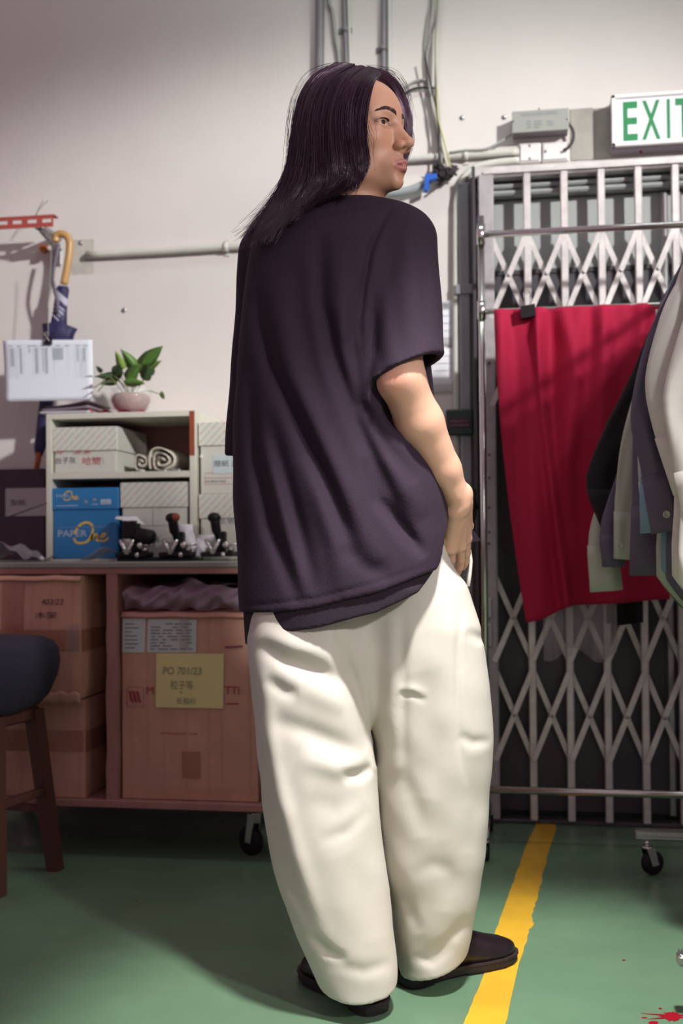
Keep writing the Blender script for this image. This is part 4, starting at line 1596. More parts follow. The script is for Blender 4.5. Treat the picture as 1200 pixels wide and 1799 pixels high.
# ------------------------------------------------------------------ bracket, umbrella, clipped list on the left wall
BY = WY - .15
RUST = mat('red_oxide', rgb(176, 78, 70), .6, noise=.2, nscale=30)
p, q = Y(-60, 402, BY), Y(93, 386, BY)
t = thing('wall_bracket', 'red slotted steel angle bracket with a grey strut on the left wall', 'bracket', ((p.x + q.x) / 2, WY, q.z))
za, zb = Y(50, 400, BY).z, Y(50, 379, BY).z
b = MB()
cuts = [Y(c_, 390, BY).x for c_ in (-26, 5, 30, 56, 82)]
hw_ = .029
segs = [p.x]
for c in cuts:
    segs += [c - hw_ / 2 - .001, c + hw_ / 2 + .001]
segs.append(q.x)
zs0, zs1 = za + (zb - za) * .36, za + (zb - za) * .68
b.box((p.x, BY, za), (q.x, BY + .003, zs0))
b.box((p.x, BY, zs1), (q.x, BY + .003, zb))
for k in range(0, len(segs), 2):
    b.box((segs[k], BY, zs0), (segs[k + 1], BY + .003, zs1))
b.box((p.x, BY, zb - .003), (q.x + .004, BY + .035, zb))
b.build('slotted_arm', RUST, t)
b = MB()
s0, s1 = Y(68, 402, BY + .01), Y(100, 440, WY - .012)
b.bar(s0, s1 + (s1 - s0) * .05, .022, .003, (1, 0, .3))
b.bar(s0 + Vector((.011, 0, 0)), s1 + Vector((.011, 0, 0)), .003, .016, (1, 0, .3))
b.build('strut', STEEL, t)
b = MB()
b.box((s1.x - .02, WY - .006, s1.z - .05), (s1.x + .012, WY, s1.z + .02), .002)
b.box((s0.x - .01, BY, s0.z - .002), (s0.x + .02, WY, s0.z + .012), .002)
b.build('wall_plate', STEEL, t)
b = MB()
b.lathe(Y(77, 437, WY - .01), [(.013, -.01), (.013, .010), (.009, .016), (.003, .018)], 14, (0, -1, 0))
b.build('brass_bolt', mat('brass', rgb(196, 120, 60), .35, .8), t)

UY = WY - .10
NAVY = mat('umbrella_navy', rgb(38, 34, 74), .6, bump=.2, bscale=80)
WOODH = mat('umbrella_wood', rgb(190, 148, 92), .35, noise=.15, nscale=30)
WOODT = mat('umbrella_tip', rgb(160, 84, 36), .4)
STRW = mat('umbrella_stripe', rgb(178, 176, 196), .6)
h0 = Y(111, 503, UY)
t = thing('umbrella', 'navy striped walking umbrella with curved wooden handle hanging on the bracket', 'umbrella', h0)
b = MB()
b.tube(curve([Y(x, y, UY) for x, y in ((98, 425), (99, 415), (106, 411), (116, 414), (122, 424), (122, 442), (118, 470), (112, 500))], 5), .0125, 12)
b.build('handle', WOODH, t)
tipp = Y(68, 800, UY)
axis = (tipp - h0)
LNG = axis.length
axis.normalize()
sdx = axis.cross(Vector((0, 1, 0))).normalized()
rg = []
prof = [(0, .016), (.02, .020), (.10, .021), (.22, .022), (.235, .047), (.30, .040), (.42, .024), (.6, .022), (.8, .021), (.95, .018), (1, .012)]
nR = 32
for s_, r_ in prof:
    c = h0 + axis * LNG * s_
    rg.append([c + (sdx * math.cos(2 * PI * k / nR) * (1 + (.35 * (math.cos(2 * PI * k / nR) > .5) if .2 < s_ < .35 else 0)) + Vector((0, 1, 0)) * math.sin(2 * PI * k / nR) * .62) * r_ * (1 + .10 * math.sin(8 * 2 * PI * k / nR + s_ * 20)) for k in range(nR)])
b = MB()
b.rings(rg)
cn = b.build('canopy', NAVY, t)
b = MB()
for k, s_ in enumerate((.045, .075, .115, .135, .165, .19)):
    w = (.018, .006, .006, .010, .004, .006)[k]
    rg = []
    for e in (0, 1):
        c = h0 + axis * (LNG * s_ + w * e)
        rg.append([c + (sdx * math.cos(a) + Vector((0, 1, 0)) * math.sin(a) * .62) * .0232 * (1 + .02 * math.sin(8 * a)) + axis * .016 * math.cos(a) for a in np.linspace(0, 2 * PI, 24, endpoint=False)])
    b.rings(rg, caps=False)
b.build('woven_stripe', STRW, cn)
b = MB()
b.tube([tipp - axis * .01, tipp + axis * .045], [.011, .008], 12)
b.build('tip', WOODT, t)
b = MB()
b.rings([[Y(x + dx, y, UY - .02) + Vector((0, o_, 0)) for dx in (-3.2, 3.2) for o_ in ((0, .002) if dx < 0 else (.002, 0))] for x, y in ((103, 428), (98, 450), (94, 470), (92, 490), (96, 510), (101, 530), (100, 550))])
b.build('wrist_strap', mat('strap_grey', rgb(112, 104, 116), .8), t)

LY = SY + .10
LY = WY - .165
p0, p1, p2, p3 = Y(13, 707, LY), Y(166, 704, LY), Y(162, 597, LY), Y(5, 598, LY)


def sheetpt(u, v, o=0.0):
    P_ = p0 * (1 - u) * (1 - v) + p1 * u * (1 - v) + p2 * u * v + p3 * (1 - u) * v
    return P_ + Vector((0, -o - .018 * (1 - v) ** 2 - .004 * math.sin(PI * u), 0))


b = MB()
b.sheet(sheetpt, 16, 14, (0, .0012, 0))
pl = tag(b.build('printed_list', mat('list_paper', rgb(214, 220, 228), .75), base=p3), 'white printed table hanging from a binder clip under the umbrella', 'paper')
ln = []
for c_, w_, n_ in ((.10, .05, 12), (.20, .03, 17), (.30, .02, 3), (.38, .04, 17), (.45, .015, 16), (.49, .035, 17), (.62, .12, 8), (.84, .02, 9), (.91, .025, 9)):
    for r_ in range(n_):
        v_ = .86 - r_ * .025
        ln.append([sheetpt(c_ - w_ / 2, v_, .001), sheetpt(c_ + w_ / 2, v_, .001)])
for c_ in (.08, .18, .30, .36, .44, .52, .62, .72, .84, .92):
    ln.append([sheetpt(c_ - .02, .905, .001), sheetpt(c_ + .03, .905, .001)])
strokes(ln, .0022, mat('print_pale', rgb(150, 160, 168), .8), pl, name='printed_rows')
gl = [[sheetpt(.06, .86 - .025 * r_, .0008), sheetpt(.93, .86 - .025 * r_, .0008)] for r_ in range(0, 20, 1)]
gl += [[sheetpt(c_, .87, .0008), sheetpt(c_, .38, .0008)] for c_ in (.06, .15, .24, .34, .42, .47, .58, .74, .81, .88, .93)]
strokes(gl, .0005, mat('print_grid', rgb(188, 196, 202), .8), pl, name='table_grid')
pcn = Y(86, 599, LY)
t = thing('binder_clip', 'small silver binder clip holding the printed list on the cord', 'clip', pcn)
b = MB()
b.prism([pcn + Vector((-.012, -.014, -.012)), pcn + Vector((.013, -.014, -.012)), pcn + Vector((.013, -.006, .010)), pcn + Vector((-.012, -.006, .010))], (0, .018, 0))
b.build('jaw', BLACKP, t)
b = MB()
b.tube(curve([Y(90, 432, LY), Y(89, 480, LY), Y(85, 540, LY), Y(85, 592, LY)], 4), .0012, 5)
b.build('cord', CABLE, t)
b = MB()
q = pcn + Vector((0, -.015, -.004))
b.tube(curve([q + Vector((-.008, 0, 0)), q + Vector((-.003, -.004, .016)), q + Vector((-.007, -.006, .024)), q + Vector((0, -.006, .028)), q + Vector((.006, -.006, .022)), q + Vector((.002, -.004, .014)), q + Vector((.009, 0, -.002))], 4), .0018, 6)
b.build('wire_handle', CHROME, t)
b = MB()
for q_ in ([(64, 377), (68, 366), (76, 352)], [(62, 378), (72, 364), (84, 353)]):
    b.tube(curve([Y(x, y, BY + .03) for x, y in q_], 4), .0009, 5)
tag(b.build('loose_wire', CABLED, base=Y(64, 377, BY + .03)), 'two thin wire ends sticking up behind the red bracket', 'wire')

# ------------------------------------------------------------------ stool at the left edge
sc_ = Z(-14, 1512, 0)
sc_.y = 2.70
sc_ = Vector((Y(-30, 1200, 2.75).x, 2.75, 0))
t = thing('stool', 'wooden stool with a thick navy cushioned seat by the cartons', 'stool', sc_)
NAVYS = mat('stool_fabric', rgb(50, 48, 66), .95, noise=.15, nscale=60, bump=.4, bscale=300)
WOODS = mat('stool_wood', rgb(92, 56, 48), .55, noise=.3, nscale=20, stretch=(1, 1, .1))
zt_, zb_ = Y(40, 1121, 2.75).z, Y(40, 1243, 2.75).z
hR = Y(97, 1170, 2.75).x - sc_.x
b = MB()
rg = []
for f_, zz in ((.60, zb_ - .005), (.72, zb_), (.86, zb_ + .03), (.97, zb_ + .08), (1.0, zb_ + .115), (.98, zt_ - .03), (.90, zt_ - .010), (.72, zt_), (.3, zt_ + .003), (.02, zt_ + .004)):
    rg.append([Vector((sc_.x + hR * f_ * math.copysign(abs(math.cos(a)) ** .75, math.cos(a)), sc_.y + hR * .74 * f_ * math.copysign(abs(math.sin(a)) ** .75, math.sin(a)), zz + .006 * math.sin(3 * a + f_))) for a in np.linspace(0, 2 * PI, 40, endpoint=False)])
b.rings(rg)
b.build('seat_cushion', NAVYS, t)
b = MB()
b.box((sc_.x - hR * .55, sc_.y - hR * .46, zb_ - .040), (sc_.x + hR * .55, sc_.y + hR * .46, zb_), .006)
b.build('seat_apron', WOODS, t)
tops = {(-1, -1): None}
for sx_ in (-1, 1):
    for sy_ in (-1, 1):
        a_ = Vector((sc_.x + sx_ * hR * .50, sc_.y + sy_ * hR * .40, zb_ - .01))
        e_ = Vector((sc_.x + sx_ * hR * .70, sc_.y + sy_ * hR * .60, 0))
        b = MB()
        ux, uy = Vector((.018, 0, 0)), Vector((0, .018, 0))
        b.rings([[c + ux * i * k_ + uy * j * k_ for i, j in ((-1, -1), (1, -1), (1, 1), (-1, 1))] for c, k_ in ((a_, 1.05), (e_, .9))], sm=False)
        b.build('leg', WOODS, t)


def legp(sx_, sy_, z):
    a_ = Vector((sc_.x + sx_ * hR * .50, sc_.y + sy_ * hR * .40, zb_ - .01))
    e_ = Vector((sc_.x + sx_ * hR * .70, sc_.y + sy_ * hR * .60, 0))
    return a_ + (e_ - a_) * (a_.z - z) / a_.z


for (s1_, s2_, z) in (((-1, -1), (1, -1), .16), ((-1, 1), (1, 1), .16), ((1, -1), (1, 1), .21), ((-1, -1), (-1, 1), .21)):
    b = MB()
    b.bar(legp(*s1_, z), legp(*s2_, z), .024, .018, (0, 0, 1), .002)
    b.build('stretcher', WOODS, t)

t.rotation_euler = (0, 0, R(-12))

# ================================================================== the man
# Everything here is laid out as (x right, d away, z up) seen from the photographer, then turned into the room.
CY_, SY_ = math.cos(YAW), math.sin(YAW)


A3 = np.array


def q3(px, py, d):
    p = D(px, py, d)
    return np.array([p.x * CY_ + p.y * SY_, -p.x * SY_ + p.y * CY_, p.z])


def to_world(v):
    out = np.empty_like(v)
    out[:, 0] = v[:, 0] * CY_ - v[:, 1] * SY_
    out[:, 1] = v[:, 0] * SY_ + v[:, 1] * CY_
    out[:, 2] = v[:, 2]
    return out


def kw(v):
    return Vector((v[0] * CY_ - v[1] * SY_, v[0] * SY_ + v[1] * CY_, v[2]))


class Vol:
    def __init__(s, xs, ys, zs):
        s.xs, s.ys, s.zs = [np.asarray(a, np.float32) for a in (xs, ys, zs)]
        s.v = np.full((len(xs), len(ys), len(zs)), 0.3, np.float32)

    def sl(s, lo, hi):
        r = []
        for a, l, h in zip((s.xs, s.ys, s.zs), lo, hi):
            r.append(slice(max(0, int(np.searchsorted(a, l)) - 1), min(len(a), int(np.searchsorted(a, h)) + 1)))
        return tuple(r)

    def pts(s, sl):
        return s.xs[sl[0]][:, None, None], s.ys[sl[1]][None, :, None], s.zs[sl[2]][None, None, :]

    def add(s, fn, lo, hi, k=0.0, sub=False, m=0.03):
        m = m + k
        sl = s.sl([a - m for a in lo], [a + m for a in hi])
        d = fn(*s.pts(sl)).astype(np.float32)
        o = s.v[sl]
        if sub:
            d = -d
            if k > 0:
                h = np.maximum(k - np.abs(o - d), 0) / k
                s.v[sl] = np.maximum(o, d) + h * h * k * .25
            else:
                s.v[sl] = np.maximum(o, d)
        else:
            if k > 0:
                h = np.maximum(k - np.abs(o - d), 0) / k
                s.v[sl] = np.minimum(o, d) - h * h * k * .25
            else:
                s.v[sl] = np.minimum(o, d)

    def cone(s, a, b, ra, rb, k=0.0, sub=False):
        a, b = np.asarray(a, float), np.asarray(b, float)
        r = max(ra, rb)
        s.add(lambda x, y, z: f_cone(x, y, z, a, b, ra, rb), np.minimum(a, b) - r, np.maximum(a, b) + r, k, sub)

    def chain(s, P, rr, k=0.01):
        for i in range(len(P) - 1):
            s.cone(P[i], P[i + 1], rr[i], rr[i + 1], k)

    def ell(s, c, r, k=0.0, sub=False, rot=None):
        c = np.asarray(c, float)
        m = max(r)
        s.add(lambda x, y, z: f_ell(x, y, z, c, r, rot), c - m, c + m, k, sub)

    def crease(s, P, w, depth):          # + presses a groove into the surface, - raises a ridge
        P = [np.asarray(p, float) for p in P]
        allp = np.array(P)
        m = 2.6 * w
        sl = s.sl(allp.min(0) - m - .03, allp.max(0) + m + .03)
        x, y, z = s.pts(sl)
        best = None
        n = len(P) - 1
        for i in range(n):
            d, t = f_seg(x, y * 1.0, z, P[i], P[i + 1], True)
            if best is None:
                best, tt = d, (i + t) / n
            else:
                sel = d < best
                best = np.where(sel, d, best)
                tt = np.where(sel, (i + t) / n, tt)
        fade = np.clip(np.sin(np.pi * np.clip(tt, 0, 1)) * 2.2, 0, 1)
        s.v[sl] += (depth * fade * np.exp(-(best / w) ** 2)).astype(np.float32)

    def fold(s, pts, w, depth, dmax, soft=.03, zr=None):   # a fold laid along a line traced in the picture, on the side facing the photographer
        pts = [A3(p, float) for p in pts]
        lo = np.minimum(*[np.min([q3(p[0] - 3 * w, p[1] + 3 * w, dd) for p in pts], 0) for dd in (1.9, 2.35)])
        hi = np.maximum(*[np.max([q3(p[0] + 3 * w, p[1] - 3 * w, dd) for p in pts], 0) for dd in (1.9, 2.35)])
        lo[1], hi[1] = -9, dmax + soft
        sl = s.sl(lo, hi)
        x, y, z = s.pts(sl)
        dep = y * math.cos(PITCH) + (z - CH) * math.sin(PITCH)
        v = (z - CH) * math.cos(PITCH) - y * math.sin(PITCH)
        X, Y_ = F * x / dep, F * v / dep
        cr, sr = math.cos(-ROLL), math.sin(-ROLL)
        U, W_ = CX + X * cr - Y_ * sr, CY - (X * sr + Y_ * cr)
        best, tt, n = None, None, len(pts) - 1
        for i in range(n):
            a, ab = pts[i], pts[i + 1] - pts[i]
            t = np.clip(((U - a[0]) * ab[0] + (W_ - a[1]) * ab[1]) / (ab @ ab), 0, 1)
            d = np.hypot(U - a[0] - ab[0] * t, W_ - a[1] - ab[1] * t)
            if best is None:
                best, tt = d, (i + t) / n
            else:
                m = d < best
                best, tt = np.where(m, d, best), np.where(m, (i + t) / n, tt)
        fade = np.abs(np.sin(np.pi * tt)) ** .8 * np.clip((dmax - y) / soft, 0, 1)
        s.v[sl] += (depth * fade * np.exp(-(best / w) ** 2)).astype(np.float32)

    def mesh(s):
        v = s.v
        ins = v < 0
        nx, ny, nz = v.shape
        cnt = np.zeros((nx - 1, ny - 1, nz - 1), np.int8)
        for a in (0, 1):
            for b in (0, 1):
                for c in (0, 1):
                    cnt += ins[a:nx - 1 + a, b:ny - 1 + b, c:nz - 1 + c]
        I = np.nonzero((cnt > 0) & (cnt < 8))
        i, j, k = I
        n = len(i)
        acc = np.zeros((n, 3))
        num = np.zeros(n)
        cv = {}
        for a in (0, 1):
            for b in (0, 1):
                for c in (0, 1):
                    cv[a, b, c] = v[i + a, j + b, k + c].astype(float)
        for ax in range(3):
            for u in (0, 1):
                for w in (0, 1):
                    A = [0, 0, 0]
                    o = [q for q in range(3) if q != ax]
                    A[o[0]], A[o[1]] = u, w
                    B = list(A)
                    B[ax] = 1
                    va, vb = cv[tuple(A)], cv[tuple(B)]
                    m = (va < 0) != (vb < 0)
                    t = np.where(m, va / np.where(m, va - vb, 1), 0)
                    p = np.zeros((n, 3))
                    p[:, o[0]], p[:, o[1]] = u, w
                    p[:, ax] = t
                    acc += p * m[:, None]
                    num += m
        f = acc / num[:, None]
        V = np.empty((n, 3))
        for ax, (arr, ii) in enumerate(((s.xs, i), (s.ys, j), (s.zs, k))):
            V[:, ax] = arr[ii] + (arr[ii + 1] - arr[ii]) * f[:, ax]
        idx = np.full(cnt.shape, -1, np.int32)
        idx[I] = np.arange(n)
        Q = []
        for ax in range(3):
            lo = [slice(1, -1)] * 3
            lo[ax] = slice(0, -1)
            hi = list(lo)
            hi[ax] = slice(1, None)
            a, b = ins[tuple(lo)], ins[tuple(hi)]
            e = np.nonzero(a != b)
            g = [q + (0 if ax == t else 1) for t, q in enumerate(e)]
            o = [q for q in range(3) if q != ax]

            def cell(du, dw):
                h = list(g)
                h[o[0]] = h[o[0]] - du
                h[o[1]] = h[o[1]] - dw
                return idx[tuple(h)]
            q = np.stack([cell(1, 1), cell(0, 1), cell(0, 0), cell(1, 0)], 1)
            flip = a[e] if ax != 1 else ~a[e]
            q[~flip] = q[~flip][:, ::-1]
            Q.append(q)
        Q = np.concatenate(Q)
        return V, Q[(Q >= 0).all(1)]


def f_seg(x, y, z, a, b, want_t=False):
    ab = b - a
    L = max((ab * ab).sum(), 1e-9)
    t = np.clip(((x - a[0]) * ab[0] + (y - a[1]) * ab[1] + (z - a[2]) * ab[2]) / L, 0, 1)
    d = np.sqrt((x - a[0] - ab[0] * t) ** 2 + (y - a[1] - ab[1] * t) ** 2 + (z - a[2] - ab[2] * t) ** 2)
    return (d, t) if want_t else d


def f_cone(x, y, z, a, b, ra, rb):
    d, t = f_seg(x, y, z, np.asarray(a, float), np.asarray(b, float), True)
    return d - (ra + (rb - ra) * t)


def f_ell(x, y, z, c, r, rot=None):
    x, y, z = x - c[0], y - c[1], z - c[2]
    if rot is not None:
        x, y, z = (rot[0][0] * x + rot[0][1] * y + rot[0][2] * z, rot[1][0] * x + rot[1][1] * y + rot[1][2] * z, rot[2][0] * x + rot[2][1] * y + rot[2][2] * z)
    k0 = np.sqrt((x / r[0]) ** 2 + (y / r[1]) ** 2 + (z / r[2]) ** 2)
    k1 = np.sqrt((x / r[0] ** 2) ** 2 + (y / r[1] ** 2) ** 2 + (z / r[2] ** 2) ** 2) + 1e-9
    return k0 * (k0 - 1) / k1


def smin(a, b, k):
    h = np.maximum(k - np.abs(a - b), 0) / k
    return np.minimum(a, b) - h * h * k * .25


def smax(a, b, k):
    return -smin(-a, -b, k)


def relax(V, Q, it=2, lam=.5):
    e = np.concatenate([Q[:, [0, 1]], Q[:, [1, 2]], Q[:, [2, 3]], Q[:, [3, 0]]])
    n = len(V)
    deg = np.bincount(e[:, 0], minlength=n) + np.bincount(e[:, 1], minlength=n)
    for step in range(it):
        for l in (lam, -lam * 1.03):
            S = np.stack([np.bincount(e[:, 0], V[e[:, 1], a], n) + np.bincount(e[:, 1], V[e[:, 0], a], n) for a in range(3)], 1)
            V = V + l * (S / np.maximum(deg, 1)[:, None] - V)
    return V


def np_mesh(name, V, Q, mats, parent=None, base=None, smooth=True, color=None):
    W_ = to_world(V)
    off = world_loc(parent) if parent is not None else Vector(base)
    W_ = W_ - np.array(off)[None, :]
    me = bpy.data.meshes.new(name)
    n, m = len(V), len(Q)
    c = Q.shape[1]
    me.vertices.add(n)
    me.vertices.foreach_set('co', W_.astype(np.float32).ravel())
    me.loops.add(m * c)
    me.loops.foreach_set('vertex_index', Q.astype(np.int32).ravel())
    me.polygons.add(m)
    me.polygons.foreach_set('loop_start', np.arange(0, m * c, c, dtype=np.int32))
    me.polygons.foreach_set('use_smooth', np.full(m, smooth))
    me.update(calc_edges=True)
    me.validate()
    if color is not None:
        at = me.color_attributes.new('Col', 'FLOAT_COLOR', 'POINT')
        at.data.foreach_set('color', color.astype(np.float32).ravel())
    for q in (mats if isinstance(mats, (list, tuple)) else [mats]):
        me.materials.append(q)
    return link(name, me, parent, off)


def stack(levels):                       # (py, left px, right px, d centre, half depth) -> arrays over z
    zz, cx, aa, cd, bb = [], [], [], [], []
    for py, l, r, d, b in levels:
        pl, pr = q3(l, py, d), q3(r, py, d)
        zz.append((pl[2] + pr[2]) / 2)
        cx.append((pl[0] + pr[0]) / 2)
        aa.append((pr[0] - pl[0]) / 2)
        cd.append(d)
        bb.append(b)
    o = np.argsort(zz)
    A = [np.array(q)[o] for q in (zz, cx, aa, cd, bb)]
    zf = np.linspace(A[0][0], A[0][-1], 400)
    ker = np.exp(-np.linspace(-2, 2, 17) ** 2)
    ker /= ker.sum()
    out = [zf]
    for q in A[1:]:
        f = np.interp(zf, A[0], q)
        out.append(np.convolve(np.pad(f, 8, mode='edge'), ker, 'valid'))
    return out


def f_stack(x, y, z, st, psi=0.0, e=2.0, shrink=0.0):
    zf, cx, aa, cd, bb = st
    g = lambda q: np.interp(np.asarray(z, float).ravel(), zf, q).reshape(z.shape)
    C, Aa, Dd, B = g(cx), g(aa), g(cd), g(bb) - shrink
    c, s = math.cos(psi), math.sin(psi)
    A_ = np.sqrt(np.maximum((Aa ** 2 - (B * s) ** 2), 1e-5)) / c - shrink
    X, Y_ = x - C, y - Dd
    u = X * c - Y_ * s
    w = X * s + Y_ * c
    rr = (np.abs(u / A_) ** e + np.abs(w / B) ** e) ** (1 / e)
    return (rr - 1) * np.minimum(A_, B)


PB = K(.10, 2.17, 0)                     # base of the figure on the floor

# ------------------------------------------------------------------ head
AL = R(57)
HD = 2.13
HPT = R(4)
Hc = np.array([.0330, HD, 1.611])
HF = np.array([math.sin(AL) * math.cos(HPT), -math.cos(AL) * math.cos(HPT), math.sin(HPT)])
HB = np.array([-math.cos(AL), -math.sin(AL), 0.0])      # his right
HU = np.array([-math.sin(AL) * math.sin(HPT), math.cos(AL) * math.sin(HPT), math.cos(HPT)])


def hp(a, b, c):
    return Hc + HF * a + HB * b + HU * c


def to_local(x, y, z):
    X, Y_, Z_ = x - Hc[0], y - Hc[1], z - Hc[2]
    return X * HF[0] + Y_ * HF[1] + Z_ * HF[2], X * HB[0] + Y_ * HB[1] + 0 * Z_, X * HU[0] + Y_ * HU[1] + Z_ * HU[2]


A3 = np.array


def head_sdf(a, b, c):
    s = np.abs(b)
    E = lambda cc, r: f_ell(a, b, c, cc, r)
    ES = lambda cc, r: f_ell(a, s, c, cc, r)
    CS = lambda p, q, r0, r1: f_cone(a, s, c, A3(p), A3(q), r0, r1)
    C = lambda p, q, r0, r1: f_cone(a, b, c, A3(p), A3(q), r0, r1)
    d = E((-.006, 0, .026), (.096, .073, .086))
    d = smin(d, E((.026, 0, .030), (.064, .062, .066)), .02)
    d = smin(d, E((.030, 0, -.030), (.056, .058, .070)), .02)
    d = smin(d, E((.030, 0, -.066), (.050, .047, .044)), .02)
    d = smin(d, CS((-.004, .052, -.050), (.030, .044, -.084), .016, .014), .025)      # jaw corner
    d = smin(d, C((.040, 0, -.094), (.077, 0, -.101), .020, .0165), .022)                # chin
    d = smin(d, CS((.046, .046, -.022), (.058, .036, -.024), .021, .019), .018)         # cheekbone
    d = smin(d, CS((.0765, .010, .020), (.0645, .044, .020), .012, .010), .014)           # brow
    d = smax(d, -ES((.096, .031, .001), (.017, .019, .0105)), .012)                     # socket
    d = smin(d, f_ell(a, s, c, (.0705, .0325, .0005), (.0142, .0160, .0145)), .006)     # lids
    d = smax(d, -f_ell(a, s, c, (.0855, .0325, -.0010), (.0095, .0118, .0044)), .002)    # eye opening
    d = smin(d, CS((.082, .026, .0075), (.072, .046, .0035), .0025, .002), .004)        # lid fold
    d = smin(d, C((.0805, 0, .012), (.1080, 0, -.032), .0070, .0085), .013)              # nose
    d = smin(d, C((.090, 0, -.020), (.096, 0, -.040), .010, .013), .008)
    d = smin(d, E((.1115, 0, -.0375), (.0100, .0105, .0092)), .006)
    d = smin(d, ES((.0985, .0140, -.0420), (.0105, .0062, .0078)), .005)
    d = smax(d, -ES((.1050, .0068, -.0505), (.0058, .0034, .0052)), .002)
    d = smin(d, E((.075, 0, -.073), (.024, .027, .022)), .014)                          # mouth mound
    d = smin(d, CS((.0990, .0035, -.0705), (.0860, .0205, -.0770), .0054, .0026), .004)  # upper lip
    d = smin(d, CS((.0975, 0, -.0840), (.0860, .0190, -.0790), .0066, .0026), .004)      # lower lip
    d = smax(d, -CS((.1065, 0, -.0775), (.0940, .0145, -.0780), .0020, .0008), .0025)    # opening
    d = smax(d, -E((.1020, 0, -.0955), (.0100, .020, .0055)), .010)
    d = smax(d, -E((.1080, 0, -.0600), (.0055, .0035, .0075)), .004)
    d = smin(d, ES((-.012, .072, -.012), (.019, .008, .031)), .008)                     # ear
    return d


def join(*parts):
    out = [np.asarray(parts[0], float)]
    for p in parts[1:]:
        p = np.asarray(p, float)
        out.append(p[1:] if abs(p[0] - out[-1][-1]) < 1e-6 else p)
    return np.concatenate(out)


def span(a, b, h):
    return np.linspace(a, b, max(2, int(round((b - a) / h)) + 1))


Hl, Hh = Hc - .125, Hc + .125
xs = join(span(-.30, Hl[0], .005), span(Hl[0], Hh[0], .0018), span(Hh[0], .33, .0026), span(.33, .42, .008))
ys = join(span(1.88, Hl[1], .0032), span(Hl[1], Hh[1] - .03, .0019), span(Hh[1] - .03, 2.50, .006))
zs = join(span(-.01, .76, .010), span(.76, .98, .0026), span(.98, 1.20, .0045), span(1.20, 1.47, .008), span(1.47, 1.735, .0018))
B = Vol(xs, ys, zs)

# joints
ShR, ElR, WrR = q3(712, 412, 2.085), q3(706, 668, 1.995), q3(806, 884, 2.090)
ShL, ElL, WrL = q3(468, 425, 2.215), q3(444, 700, 2.29), q3(500, 900, 2.37)
NkB = A3([.018, 2.155, 1.455])
# trunk
B.cone(A3([.02, 2.165, 1.36]), A3([.01, 2.17, 1.10]), .105, .10, .0)
B.cone(A3([.075, 2.125, 1.38]), A3([-.075, 2.20, 1.38]), .075, .075, .05)
B.cone(A3([.03, 2.165, 1.10]), A3([.04, 2.17, .90]), .10, .095, .05)
B.cone(NkB, ShR - A3([.03, -.015, .015]), .046, .040, .04)
B.cone(NkB, ShL + A3([.03, -.01, -.015]), .046, .040, .04)
# legs and feet
HpR, KnR, AnR = A3([.115, 2.20, .86]), A3([.172, 2.205, .49]), q3(755, 1668, 2.225)
HpL, KnL, AnL = A3([-.04, 2.15, .86]), A3([-.048, 2.12, .49]), q3(640, 1690, 2.095)
for P_ in ((HpR, KnR, AnR), (HpL, KnL, AnL)):
    B.chain(P_, (.075, .050, .034), .02)
    B.cone(P_[1] + A3([0, -.01, -.10]), P_[2] + A3([0, -.006, .12]), .052, .036, .03)
# arms
B.chain((ShR - A3([.012, 0, .025]), ElR), (.040, .038), .02)
ax_ = WrR - ElR
B.cone(ElR, ElR + ax_ * .34 + A3([-.004, 0, 0]), .0385, .0425, .02)
B.cone(ElR + ax_ * .34 + A3([-.004, 0, 0]), ElR + ax_ * .72, .0425, .0315, .012)
B.cone(ElR + ax_ * .72, WrR, .0315, .0235, .012)
B.ell(ElR + A3([-.018, -.008, -.006]), (.020, .022, .022), .018)          # elbow point
B.ell(WrR + A3([.014, -.004, .018]), (.011, .013, .015), .014)            # wrist bone
B.cone(ElR + ax_ * .55 + A3([-.014, -.026, 0]), ElR + ax_ * .95 + A3([-.004, -.019, 0]), .0065, .004, .012)
B.chain((ShL - A3([-.03, 0, .035]), ElL, WrL), (.036, .034, .026), .02)


def hand(Wr, kn, v, n_, thumb_side, curl=.35, ks=(-.031, -.0105, .0105, .031)):
    # kn = middle of the knuckles, v = from little finger to forefinger, n_ = out of the back of the hand
    u = kn - Wr
    u = u / np.linalg.norm(u)
    v = v - u * (v @ u)
    v = v / np.linalg.norm(v)
    n_ = n_ - u * (n_ @ u) - v * (n_ @ v)
    n_ = n_ / np.linalg.norm(n_)
    tips = []
    for i, (o, ln, r) in enumerate(zip(ks, (.068, .084, .092, .084), (.0076, .0084, .0089, .0087))):
        k0 = kn + v * o + n_ * (.002 - 9 * o * o) - u * (12 * (o + .004) ** 2)
        w0 = Wr + v * o * .50 + u * .012
        B.cone(w0, k0 - n_ * .003, .0150, .0118, .014)                     # metacarpal
        B.cone(w0 - n_ * .008, k0 - n_ * .010, .0130, .0100, .012)
        B.ell(k0 + n_ * .0016, (.0098, .0098, .0098), .006)                # knuckle
        B.cone(w0 + n_ * .011 + u * .02, k0 + n_ * .0065, .0024, .0034, .008)   # tendon
        p, dirv = k0, u.copy()
        seg = (.46, .30, .24)
        for j, f in enumerate(seg):
            cu = curl * (.35, .8, .7)[j]
            dirv = dirv * math.cos(cu) - n_ * math.sin(cu) + v * o * .5
            dirv = dirv / np.linalg.norm(dirv)
            q = p + dirv * ln * f
            B.cone(p, q, r * (1.05 - .09 * j), r * (.96 - .09 * j), .0028)
            p = q
        tips.append(p)
    # thumb leaves the side of the palm near its base
    t0 = Wr + u * .022 + v * .024 - n_ * .008
    t1 = t0 + u * .034 + v * .022 - n_ * .018
    t2 = t1 + u * .034 + v * .010 - n_ * .010
    t3 = t2 + u * .026 + v * .002 - n_ * .006
    B.cone(t0, t1, .0165, .0128, .012)
    B.cone(t1, t2, .0112, .0100, .004)
    B.cone(t2, t3, .0100, .0082, .004)
    return tips


